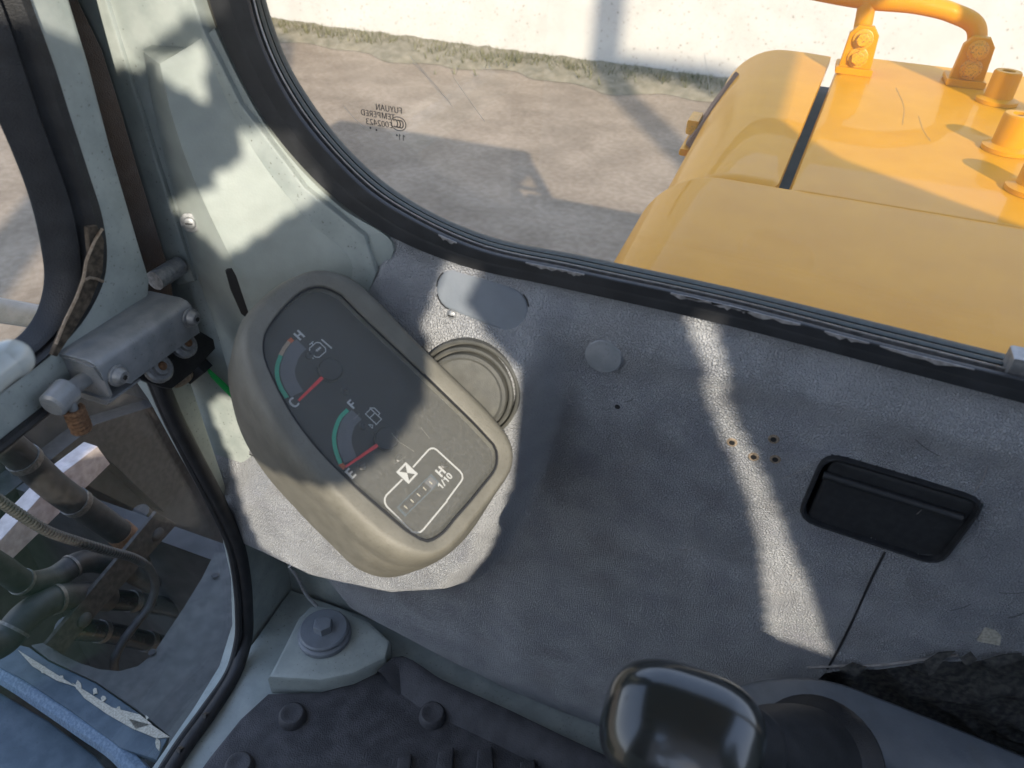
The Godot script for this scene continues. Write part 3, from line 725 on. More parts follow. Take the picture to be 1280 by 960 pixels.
	obj("seal_clip", box(Vector3(-0.007, -0.004, 0), Vector3(0.007, 0.004, 0.006), 0.001), M.black, g, false, frame(Vector3(0.3246, 0.0100, -0.4825), Vector3(0, 0, 1), 0.9))
	obj("seal_clip", box(Vector3(-0.007, -0.004, 0), Vector3(0.007, 0.004, 0.006), 0.001), M.black, g, false, frame(Vector3(0.2799, 0.0100, -0.4823), Vector3(0, 0, 1), 0.9))
	var p := obj("corner_post", slab3([Vector3(0.4149, 0.4576, -0.5020), Vector3(0.4575, 0.4253, -0.5020), Vector3(0.4714, 0.1862, -0.5020), Vector3(0.6308, -0.1297, -0.5020), Vector3(0.5888, -0.3480, -0.5020), Vector3(0.4316, -0.1458, -0.5020), Vector3(0.2489, -0.0819, -0.5020), Vector3(0.2374, -0.0572, -0.5020), Vector3(0.3094, -0.0489, -0.5020), Vector3(0.3534, -0.0438, -0.5020), Vector3(0.4062, -0.0301, -0.5020), Vector3(0.4448, 0.0102, -0.5020), Vector3(0.4645, 0.0874, -0.5020), Vector3(0.4686, 0.1600, -0.5020), Vector3(0.4576, 0.2410, -0.5020), Vector3(0.4394, 0.3428, -0.5020), Vector3(0.4283, 0.4073, -0.5020)], Vector3(0, 0, 1), 0.03, 0.002), M.paint)
	meta(p, "dull green grey steel corner post right of the lower window seal", "cab post")
	var k := obj("lever_end", tube(curve([Vector3(0.1649, 0.6584, -0.3300), Vector3(0.1772, 0.6583, -0.3300), Vector3(0.1888, 0.6601, -0.3300), Vector3(0.1979, 0.6614, -0.3300), Vector3(0.2027, 0.6617, -0.3300)], 6), 0.009, 16, true, []), M.clear)
	k.mesh = Soup.new().add(tube(curve([Vector3(0.1649, 0.6584, -0.3300), Vector3(0.1772, 0.6583, -0.3300), Vector3(0.1888, 0.6601, -0.3300), Vector3(0.1976, 0.6606, -0.3300)], 6), 0.0095, 16)).add(superball(0.9, Vector3.ONE * 0.0097, 16, 12), Transform3D(Basis(), Vector3(0.1976, 0.6606, -0.3300))).mesh(70)
	meta(k, "pale translucent lever end poking in at the left edge of the frame", "lever")


# ---------- right window ----------
func side_window() -> void:
	var w := thing("side_window_frame", "black aluminium frame of the right window with worn edges", "window frame", Vector3(0.5000, 0.5937, -0.0094))
	var o := curve([Vector3(0.495, 1.53, -0.40), Vector3(0.495, 1.0, -0.405)] + [Vector3(0.4950, 0.7805, -0.4260), Vector3(0.4950, 0.7540, -0.4211), Vector3(0.4950, 0.7266, -0.4113), Vector3(0.4950, 0.6897, -0.3928), Vector3(0.4950, 0.6554, -0.3632), Vector3(0.4950, 0.6277, -0.3268), Vector3(0.4950, 0.6064, -0.2801), Vector3(0.4950, 0.5962, -0.2296), Vector3(0.4950, 0.5943, -0.1333), Vector3(0.4950, 0.5932, -0.0086), Vector3(0.4950, 0.5879, 0.1047), Vector3(0.4950, 0.5824, 0.2079)] + [Vector3(0.495, 0.575, 0.96)], 8)
	var i := curve([Vector3(0.495, 1.53, -0.345), Vector3(0.495, 1.0, -0.35)] + [Vector3(0.4950, 0.7845, -0.3819), Vector3(0.4950, 0.7585, -0.3788), Vector3(0.4950, 0.7343, -0.3713), Vector3(0.4950, 0.7015, -0.3532), Vector3(0.4950, 0.6714, -0.3255), Vector3(0.4950, 0.6458, -0.2919), Vector3(0.4950, 0.6300, -0.2536), Vector3(0.4950, 0.6184, -0.2085), Vector3(0.4950, 0.6160, -0.1210), Vector3(0.4950, 0.6151, -0.0085), Vector3(0.4950, 0.6087, 0.1043), Vector3(0.4950, 0.6051, 0.1985)] + [Vector3(0.495, 0.612, 0.96)], 8)
	var gl := curve([Vector3(0.53, 1.53, -0.335), Vector3(0.53, 1.0, -0.34)] + [Vector3(0.5300, 0.7788, -0.3964), Vector3(0.5300, 0.7514, -0.3912), Vector3(0.5300, 0.7275, -0.3834), Vector3(0.5300, 0.6954, -0.3635), Vector3(0.5300, 0.6642, -0.3354), Vector3(0.5300, 0.6386, -0.2997), Vector3(0.5300, 0.6218, -0.2600), Vector3(0.5300, 0.6110, -0.2124), Vector3(0.5300, 0.6099, -0.1214), Vector3(0.5300, 0.6086, -0.0080), Vector3(0.5300, 0.6042, 0.1091), Vector3(0.5300, 0.5998, 0.2066)] + [Vector3(0.53, 0.64, 0.96)], 8)
	# re-space so that frame edges pair up
	var band := func(a: PackedVector3Array, b: PackedVector3Array, prof: Array) -> Soup:
		var rows := []
		for q in prof:
			var ring := PackedVector3Array()
			for k in a.size():
				var p := a[k].lerp(b[k], q[0])
				ring.append(Vector3(q[1], p.y, p.z))
			rows.append(ring)
		var s := Soup.new()
		s.grid(rows, false, true)
		return s
	obj("outer_lip", band.call(o, i, [[-0.02, 0.503], [0.0, 0.4955], [0.10, 0.4935], [0.17, 0.4945], [0.19, 0.499]]), M.lip, w)
	var deep := func(prof: Array) -> Soup:
		var rows := []
		for q in prof:
			var ring := PackedVector3Array()
			for k in i.size():
				var p: Vector3 = i[k].lerp(gl[k], q[0]) + (o[k] - i[k]).normalized() * q[2]
				ring.append(Vector3(q[1], p.y, p.z))
			rows.append(ring)
		var s := Soup.new()
		s.grid(rows, false, true)
		return s
	obj("face", band.call(o, i, [[0.16, 0.503], [0.17, 0.490], [0.20, 0.4880], [0.5, 0.4875], [0.60, 0.4880], [0.63, 0.4866], [0.96, 0.4862], [0.99, 0.4868], [1.0, 0.4885], [0.99, 0.4905], [0.82, 0.4915]]), M.frame, w)
	obj("channel", deep.call([[0.05, 0.4905, 0.012], [0.1, 0.4915, 0.008], [0.25, 0.4995, 0.008]]), M.rubber, w)
	obj("inner_rail", deep.call([[0.25, 0.4985, 0.009], [0.26, 0.4985, 0.0005], [0.28, 0.4992, -0.0003], [0.30, 0.5005, 0.0], [0.31, 0.501, 0.006]]), M.alu, w)
	obj("glass_gasket", deep.call([[0.31, 0.501, 0.005], [0.40, 0.5045, 0.005], [0.41, 0.505, 0.0005], [0.5, 0.5085, -0.0005], [0.58, 0.5125, 0.0005], [0.60, 0.513, 0.004], [0.68, 0.516, 0.004], [0.7, 0.5165, 0.001], [0.82, 0.521, 0.0], [0.95, 0.527, 0.001], [1.0, 0.529, 0.003]]), M.gasket, w)
	# worn paint on the frame's inner edge
	for u in [[Vector3(0.4855, 0.6252, -0.1392), 0.034], [Vector3(0.4855, 0.6230, -0.1251), 0.016], [Vector3(0.4855, 0.6182, -0.0411), 0.022], [Vector3(0.4855, 0.6182, -0.0249), 0.03], [Vector3(0.4855, 0.6174, -0.0089), 0.02], [Vector3(0.4855, 0.6174, 0.0018), 0.008], [Vector3(0.4855, 0.6176, 0.0211), 0.05], [Vector3(0.4855, 0.6152, 0.0752), 0.03], [Vector3(0.4855, 0.6274, -0.2248), 0.016], [Vector3(0.4855, 0.6128, 0.1267), 0.06]]:
		var at: Vector3 = u[0]
		var best := 0
		for k in i.size():
			if absf(i[k].z - at.z) < absf(i[best].z - at.z): best = k
		var t: Vector3 = (i[best + 1] - i[best - 1]).normalized()
		var dn := Vector3(0, -t.z, t.y) if t.z < 0 else Vector3(0, t.z, -t.y) * -1
		var pts := []
		var c: Vector3 = Vector3(0.4858, i[best].y, i[best].z) + t * 0.0
		for k in 9: pts.append(c + t * (k / 8.0 - 0.5) * u[1] + Vector3(0, -0.0004, 0))
		for k in 9: pts.append(c + t * (0.5 - k / 8.0) * u[1] + Vector3(0, -1, 0) * (0.0012 + rng.randf() * 0.0035 * sin(PI * (k + 0.5) / 9.0)))
		obj("worn_patch", slab3(pts, Vector3(-1, 0, 0), 0.0016, 0.0002), M.chip, w)
	obj("track_stop", box(Vector3(0.494, -0.012, -0.008), Vector3(0.512, 0.010, 0.008), 0.002), M.alu, w, false, Transform3D(Basis(), Vector3(0, i[i.size() - 10].y, i[i.size() - 10].z)))
	var q := thing("side_window_glass", "dusty right window glass with tempering mark and scratches", "window glass", Vector3(0.5300, 0.6822, -0.1517))
	var poly := []
	for k in range(0, gl.size(), 2): poly.append(Vector3(0.529, gl[k].y - 0.006 * float(gl[k].y < 1.3), gl[k].z - 0.006))
	poly.append(Vector3(0.529, 1.53, 0.95))
	obj("pane", slab3(poly, Vector3(-1, 0, 0), 0.004, 0.0), M.glass, q)
	# the mark is printed on the outside, so it reads backwards from here
	var put := func(t: String, at: Vector3, h: float, tilt := 0.0) -> void:
		obj("tempering_mark", letters(t, h), M.print, q, false, Transform3D(Basis(Vector3(0, 0, -1), Vector3.UP, Vector3(1, 0, 0)) * Basis(Vector3(0, 0, 1), tilt), at))
	put.call("FUYUAN", Vector3(0.5270, 0.7008, -0.2939), 0.0044)
	put.call("TEMPERED", Vector3(0.5270, 0.6947, -0.3043), 0.0026)
	put.call("E002423", Vector3(0.5270, 0.6882, -0.3034), 0.0030)
	put.call("11", Vector3(0.5270, 0.6797, -0.2838), 0.0032)
	var lc := Transform3D(Basis(Vector3(0, 0, -1), Vector3.UP, Vector3(1, 0, 0)), Vector3(0.5270, 0.6902, -0.2861))
	var ell := func(cx: float, rx: float, ry: float, a0: float, a1: float) -> PackedVector2Array:
		var p := PackedVector2Array()
		for k in 25: p.append(Vector2(cx + rx * cos(lerpf(a0, a1, k / 24.0)), ry * sin(lerpf(a0, a1, k / 24.0))))
		return p
	var mark := stripe(ell.call(0.0, 0.0066, 0.0054, 0, TAU), 0.0006)
	for cx in [-0.0022, 0.0003, 0.0028]: mark.add(stripe(ell.call(cx, 0.002, 0.0029, 0.9, TAU - 0.9), 0.0008))
	obj("tempering_mark", mark, M.print, q, false, lc)
	var dots := Soup.new()
	for p in [Vector3(0.5270, 0.6832, -0.3118), Vector3(0.5270, 0.6824, -0.3064), Vector3(0.5270, 0.6810, -0.2880)]: dots.add(lathe([Vector2(0.0008, 0), Vector2(0.0007, 0.0004), Vector2(0, 0.0004)], 10), frame(p, Vector3(1, 0, 0)))
	obj("tempering_mark", dots, M.print, q)
	for l in [[Vector3(0.5268, 0.7423, -0.2736), Vector3(0.5268, 0.7299, -0.2588), Vector3(0.5268, 0.7099, -0.2386)], [Vector3(0.5268, 0.7381, -0.2711), Vector3(0.5268, 0.7233, -0.2524), Vector3(0.5268, 0.7120, -0.2406)], [Vector3(0.5268, 0.7353, -0.2659), Vector3(0.5268, 0.7180, -0.2478), Vector3(0.5268, 0.7142, -0.2412)], [Vector3(0.5268, 0.7320, -0.2384), Vector3(0.5268, 0.7144, -0.2228), Vector3(0.5268, 0.7029, -0.2122)], [Vector3(0.5268, 0.7695, -0.0596), Vector3(0.5268, 0.7581, -0.0553), Vector3(0.5268, 0.7435, -0.0503)], [Vector3(0.5268, 0.7631, 0.0591), Vector3(0.5268, 0.7522, 0.0673), Vector3(0.5268, 0.7423, 0.0697)], [Vector3(0.5268, 0.7487, 0.0768), Vector3(0.5268, 0.7398, 0.0831), Vector3(0.5268, 0.7351, 0.0884)], [Vector3(0.5268, 0.6971, -0.3345), Vector3(0.5268, 0.6877, -0.3244), Vector3(0.5268, 0.6825, -0.3168)]]:
		obj("scratch", tube(curve(l, 5), 0.00013, 4), M.scratch, q)
	var sk := thing("window_surround", "grey steel skin under and around the right window outside", "cab wall", Vector3(0.55, 0.3, 0.3))
	obj("lower_skin", box(Vector3(0.535, -0.05, -0.52), Vector3(0.556, 0.555, 0.98)), M.lower_paint, sk)
	obj("rear_post", box(Vector3(0.50, 0.56, 0.955), Vector3(0.556, 1.51, 0.984)), M.paint, sk)
	obj("rear_trim", box(Vector3(0.50, 0.0, 0.62), Vector3(0.53, 0.57, 0.98)), M.trim, sk)


# ---------- moulded side panel ----------
func between(p: PackedVector2Array, at: float) -> float:
	for k in p.size() - 1:
		if (at >= p[k].x and at <= p[k + 1].x) or (at <= p[k].x and at >= p[k + 1].x):
			return lerpf(p[k].y, p[k + 1].y, (at - p[k].x) / (p[k + 1].x - p[k].x + 1e-9))
	return p[p.size() - 1].y if absf(at - p[p.size() - 1].x) < absf(at - p[0].x) else p[0].y

func zy(pts: Array) -> PackedVector2Array:
	var out := PackedVector2Array()
	for p in pts: out.append(Vector2(p.z, p.y))
	return out

func poly_dist(p: Vector2, poly: PackedVector2Array) -> float:
	var d := 1e9
	for k in poly.size():
		d = minf(d, p.distance_to(Geometry2D.get_closest_point_to_segment(p, poly[k], poly[(k + 1) % poly.size()])))
	return d if Geometry2D.is_point_in_polygon(p, poly) else -d

var pod: PackedVector2Array
var top_edge: PackedVector2Array
var dent := FastNoiseLite.new()

func panel_x(p: Vector2) -> float:
	# height of the moulding over the flat back, towards the driver
	var d := poly_dist(p, pod) if p.x < 0.08 else -1.0
	var t := clampf((d + 0.012) / 0.040, 0, 1)
	var h := 0.040 * (t * t * (3 - 2 * t))
	var u := between(top_edge, p.x) - p.y
	h *= lerpf(0.2, 1.0, smoothstep(0.0, 0.085, between(top_edge, p.x) - p.y))
	h += 0.006 * exp(-pow((u - 0.034) / 0.016, 2)) * smoothstep(-0.20, -0.05, p.x)
	h += 0.004 * smoothstep(0.0, 0.02, u)
	h += dent.get_noise_2d(p.x * 100, p.y * 100) * 0.0016
	return 0.5 - h

func panel() -> void:
	dent.frequency = 0.06; dent.seed = 4
	var w := thing("moulded_trim", "grained grey plastic side panel under the right window, stained and dented", "trim panel", Vector3(0.5000, 0.4151, -0.0442))
	pod = zy([Vector3(0.4650, 0.3888, -0.6090), Vector3(0.4650, 0.2857, -0.5694), Vector3(0.4650, 0.1581, -0.5150), Vector3(0.4650, 0.1407, -0.3972), Vector3(0.4650, 0.1616, -0.2823), Vector3(0.4650, 0.2032, -0.2114), Vector3(0.4650, 0.2698, -0.1732), Vector3(0.4650, 0.3526, -0.1520), Vector3(0.4650, 0.4208, -0.1381), Vector3(0.4650, 0.4880, -0.1306), Vector3(0.4650, 0.5377, -0.1299), Vector3(0.4650, 0.5716, -0.1310), Vector3(0.4650, 0.5946, -0.1391), Vector3(0.4650, 0.6421, -0.1644), Vector3(0.4650, 0.6522, -0.2413), Vector3(0.4650, 0.6281, -0.2980), Vector3(0.4650, 0.5134, -0.4010)])
	top_edge = zy([Vector3(0.5000, 0.3100, -0.5604), Vector3(0.5000, 0.3138, -0.5235), Vector3(0.5000, 0.3161, -0.4848), Vector3(0.5000, 0.3614, -0.4394), Vector3(0.5000, 0.4632, -0.3754), Vector3(0.5000, 0.5542, -0.3203), Vector3(0.5000, 0.6004, -0.2847), Vector3(0.5000, 0.5904, -0.2319), Vector3(0.5000, 0.5886, -0.1344), Vector3(0.5000, 0.5877, -0.0081), Vector3(0.5000, 0.5823, 0.1066), Vector3(0.5000, 0.5769, 0.2110)] + [Vector3(0.5, 0.56, 0.62)])
	var low := zy([Vector3(0.4750, 0.3360, -0.5330), Vector3(0.4750, 0.2663, -0.5298), Vector3(0.4750, 0.1840, -0.5052), Vector3(0.4750, 0.1413, -0.4551), Vector3(0.4750, 0.1255, -0.4171)] + [Vector3(0.5000, 0.0625, -0.3760), Vector3(0.5000, 0.0378, -0.2844), Vector3(0.5000, 0.0096, -0.1506), Vector3(0.5000, 0.0030, -0.0139)] + [Vector3(0.5, 0.0, 0.10), Vector3(0.5, 0.12, 0.135)] + [Vector3(0.5000, 0.2407, 0.1652), Vector3(0.5000, 0.2700, 0.2056), Vector3(0.5000, 0.2954, 0.2315), Vector3(0.5000, 0.3179, 0.2659), Vector3(0.5000, 0.3519, 0.3048)] + [Vector3(0.5, 0.22, 0.62)])
	var hole := zy([Vector3(0.4940, 0.5008, 0.0995), Vector3(0.4940, 0.4950, 0.2004), Vector3(0.4940, 0.4891, 0.2091), Vector3(0.4940, 0.4305, 0.2038), Vector3(0.4940, 0.4214, 0.1987), Vector3(0.4940, 0.4260, 0.0979), Vector3(0.4940, 0.4346, 0.0905), Vector3(0.4940, 0.4923, 0.0924)])
	var z0 := minf(top_edge[0].x, low[0].x)
	var nz := 380
	var ny := 200
	var pos := PackedVector3Array()
	for i in nz:
		var z := lerpf(z0, 0.62, float(i) / (nz - 1))
		var a := between(top_edge, z) + 0.010
		var b := between(low, z)
		if z > 0.085: b += dent.get_noise_2d(z * 900, 3.0) * 0.002
		for j in ny:
			var p := Vector2(z, lerpf(b, a, float(j) / (ny - 1)))
			pos.append(Vector3(panel_x(p), p.y, p.x))
	var idx := PackedInt32Array()
	for i in nz - 1:
		for j in ny - 1:
			var k := i * ny + j
			var c := (pos[k] + pos[k + ny + 1]) / 2
			if Geometry2D.is_point_in_polygon(Vector2(c.z, c.y), hole): continue
			idx.append_array([k, k + ny, k + 1, k + 1, k + ny, k + ny + 1])
	var nor := PackedVector3Array()
	for i in nz:
		for j in ny:
			var du := pos[mini(i + 1, nz - 1) * ny + j] - pos[maxi(i - 1, 0) * ny + j]
			var dv := pos[i * ny + mini(j + 1, ny - 1)] - pos[i * ny + maxi(j - 1, 0)]
			nor.append(du.cross(dv).normalized())
	# clockwise seen from inside
	for f in range(0, idx.size(), 3):
		var t := idx[f + 1]; idx[f + 1] = idx[f + 2]; idx[f + 2] = t
	var arr := []; arr.resize(Mesh.ARRAY_MAX)
	arr[Mesh.ARRAY_VERTEX] = pos; arr[Mesh.ARRAY_NORMAL] = nor; arr[Mesh.ARRAY_INDEX] = idx
	var me := ArrayMesh.new()
	me.add_surface_from_arrays(Mesh.PRIMITIVE_TRIANGLES, arr)
	obj("moulding", me, M.trim, w)
	var on := func(p: Vector3, lift := 0.0) -> Vector3:
		var dir := p - EYE
		for k in 12: p = EYE + dir * (lerpf(p.x, panel_x(Vector2(p.z, p.y)), 0.7) / dir.x)
		return Vector3(p.x - lift, p.y, p.z)
	# blank cover, round plug, screws, holes
	var bc := Vector3(0.4580, 0.5915, -0.1845)
	var caps := PackedVector2Array()
	caps.append_array(arc(Vector2(0.0225, 0), 0.018, -PI / 2, PI / 2, 12)); caps.append_array(arc(Vector2(-0.0225, 0), 0.018, PI / 2, PI * 1.5, 12))
	bc = on.call(bc)
	var cq := Vector2(bc.z, bc.y)
	var cn := Vector3(-1, -(panel_x(cq + Vector2(0, 0.012)) - panel_x(cq - Vector2(0, 0.012))) / -0.024, -(panel_x(cq + Vector2(0.02, 0)) - panel_x(cq - Vector2(0.02, 0))) / -0.04).normalized()
	var bx := Transform3D(basis_of(cn) * Basis(Vector3(0, 0, 1), -0.16), bc + cn * 0.001)
	obj("blank_seat", slab(inset(ccw(caps), -0.0012), 0.02, 0.0005), M.rubber, w, false, bx.translated_local(Vector3(0, 0, -0.0014)))
	obj("blank_cover", slab(caps, 0.02, 0.0022), M.console, w, false, bx)
	var rp: Vector3 = on.call(Vector3(0.4900, 0.5454, -0.0905))
	obj("round_plug", lathe([Vector2(0.0155, -0.004), Vector2(0.0155, 0.001), Vector2(0.0145, 0.002), Vector2(0.004, 0.0032), Vector2(0, 0.0033)], 26), M.latch, w, false, frame(rp + Vector3(-0.0012, 0, 0), Vector3(-1, 0, 0)))
	for q in [[Vector3(0.4600, 0.5702, -0.2105), 0.0042], [Vector3(0.4600, 0.3384, -0.4436), 0.0055]]:
		var sc := obj("screw", dome(q[1], 0.0028), M.steel, w, false, frame(on.call(q[0]), Vector3(-1, 0, 0)))
		obj("screw_slot", box(Vector3(-q[1] * 0.6, -0.0005, 0.0024), Vector3(q[1] * 0.6, 0.0005, 0.0031), 0.0), M.black, sc, true)
	for q in [Vector3(0.4940, 0.4951, -0.0738), Vector3(0.4940, 0.4883, 0.0229), Vector3(0.4940, 0.4794, 0.0422), Vector3(0.4940, 0.4826, 0.0586), Vector3(0.4940, 0.5019, 0.0526)]:
		var hp: Vector3 = on.call(q)
		var hl := obj("screw_hole", lathe([Vector2(0.0048, -0.0005), Vector2(0.0038, 0.0009), Vector2(0.0026, 0.0008), Vector2(0.0024, 0.0006)], 14), M.foam_pale if q.z > -0.07 else M.trim, w, false, frame(hp, Vector3(-1, 0, 0)))
		obj("hole_bottom", lathe([Vector2(0.0026, 0.0004), Vector2(0.0024, 0.0007), Vector2(0, 0.0007)], 12), M.black, hl, true)
	# round stalk boot behind the gauge
	var bt: Vector3 = on.call(Vector3(0.4620, 0.5009, -0.1950), 0.006)
	var rb := lathe([Vector2(0.0440, -0.014), Vector2(0.0440, 0.000), Vector2(0.0427, 0.0015), Vector2(0.0412, 0.0005), Vector2(0.0408, -0.005), Vector2(0.0394, -0.005), Vector2(0.0391, 0.004), Vector2(0.0378, 0.0055), Vector2(0.0363, 0.0045), Vector2(0.0359, 0.0), Vector2(0.0347, 0.0), Vector2(0.0343, 0.008), Vector2(0.0321, 0.010), Vector2(0.0299, 0.0085), Vector2(0.0264, 0.0088), Vector2(0.0000, 0.0095)], 56)
	obj("gauge_boot", rb, M.boot, w, false, frame(bt, Vector3(-1, 0.30, 0.12)))
	# storage box set into the panel
	var bx2 := thing("drawer_box", "black plastic drawer box set into the grey side panel", "drawer", Vector3(0.5000, 0.4579, 0.1550))
	var oc := [Vector3(0.4940, 0.5019, 0.0909), Vector3(0.4940, 0.4954, 0.2100), Vector3(0.4940, 0.4190, 0.2043), Vector3(0.4940, 0.4273, 0.0892)]
	var rr := func(c: Array, k: float, rad: float, x: float) -> Array:
		var m: Vector3 = (c[0] + c[1] + c[2] + c[3]) / 4
		var out := []
		for n in 4:
			var p: Vector3 = m + (c[n] - m) * k
			var a: Vector3 = m + (c[(n + 3) % 4] - m) * k
			var b: Vector3 = m + (c[(n + 1) % 4] - m) * k
			for t in 5:
				var s0 := p + (a - p).normalized() * rad
				var s1 := p + (b - p).normalized() * rad
				var f := t / 4.0
				var e := s0.lerp(p, f).lerp(p.lerp(s1, f), f)
				out.append(Vector3(x, e.y, e.z))
		return out
	var rows := []
	for q in [[1.01, 0.505, 0.016], [1.0, 0.4925, 0.016], [0.985, 0.4908, 0.016], [0.955, 0.4912, 0.015], [0.94, 0.496, 0.014], [0.93, 0.516, 0.013], [0.5, 0.516, 0.01]]:
		rows.append(PackedVector3Array(rr.call(oc, q[0], q[2], q[1])))
	var bs := Soup.new()
	bs.grid(rows, true, true); bs.fan(rows[6], true)
	obj("box_frame", bs, M.box, bx2)
	var lid := []
	var sh := Vector3(0, -0.004, 0.003)
	for p in rr.call(oc, 0.925, 0.009, 0.4965): lid.append(p + sh)
	obj("drawer_front", slab3(lid, Vector3(-1, 0, 0), 0.02, 0.003), M.box, bx2)
	var e0: Vector3 = oc[0].lerp(oc[3], 0.30)
	var e1: Vector3 = oc[1].lerp(oc[2], 0.30)
	obj("finger_lip", tube([Vector3(0.4945, lerpf(e0.y, e1.y, 0.05), lerpf(e0.z, e1.z, 0.05)), Vector3(0.4945, lerpf(e0.y, e1.y, 0.93), lerpf(e0.z, e1.z, 0.93))], 0.0034, 10), M.box, bx2)
	# scuffs
	for k in 26:
		var sz := rng.randf_range(-0.10, 0.30)
		var sy := rng.randf_range(0.32, 0.55)
		var ang := rng.randfn(0.6, 0.5)
		var ln := rng.randf_range(0.006, 0.03)
		var sp := []
		for q in 4:
			var c := Vector2(sz + cos(ang + q * 0.08) * ln * q / 3.0, sy + sin(ang + q * 0.08) * ln * q / 3.0)
			sp.append(Vector3(panel_x(c), c.y, c.x))
		obj("scuff_mark", tube(sp, rng.randf_range(0.00018, 0.0004), 4), M.chip if k % 3 else M.box, w)
	# seam, smears, flakes
	var seam := []
	for p in [Vector3(0.4960, 0.4149, 0.1633), Vector3(0.4960, 0.3821, 0.1635), Vector3(0.4960, 0.3238, 0.1654), Vector3(0.4960, 0.2746, 0.1659), Vector3(0.4960, 0.2465, 0.1652)]: seam.append(on.call(p, 0.0))
	obj("seam", tube(curve(seam, 6), 0.0011, 6), M.black, w)
	var fk: Array = []
	for p in [Vector3(0.4960, 0.3454, 0.2589), Vector3(0.4960, 0.3631, 0.2583), Vector3(0.4960, 0.3664, 0.2624), Vector3(0.4960, 0.3587, 0.2727), Vector3(0.4960, 0.3479, 0.2757), Vector3(0.4960, 0.3468, 0.2676)]: fk.append(Vector3(0.4945, p.y, p.z))
	obj("torn_flake", slab3(fk, Vector3(-1, 0.1, 0), 0.0016, 0.0004), M.flake, w)
	var ed := []
	for p in [Vector3(0.4970, 0.2385, 0.1495), Vector3(0.4970, 0.2558, 0.1742), Vector3(0.4970, 0.2740, 0.2028), Vector3(0.4970, 0.2936, 0.2252), Vector3(0.4970, 0.3074, 0.2404), Vector3(0.4970, 0.3201, 0.2539)]: ed.append(on.call(p, 0.0))
	obj("torn_edge", tube(curve(ed, 6), 0.0018, 6), M.chip, w)


# ---------- gauge cluster ----------
func polar(p: PackedVector2Array, c: Vector2, n: int) -> PackedVector2Array:
	var out := PackedVector2Array()
	for i in n:
		var d := Vector2.from_angle(TAU * i / n)
		var best := 0.0
		for k in p.size():
			var x: Variant = Geometry2D.segment_intersects_segment(c, c + d, p[k], p[(k + 1) % p.size()])
			if x != null: best = maxf(best, c.distance_to(x))
		out.append(c + d * best)
	return out

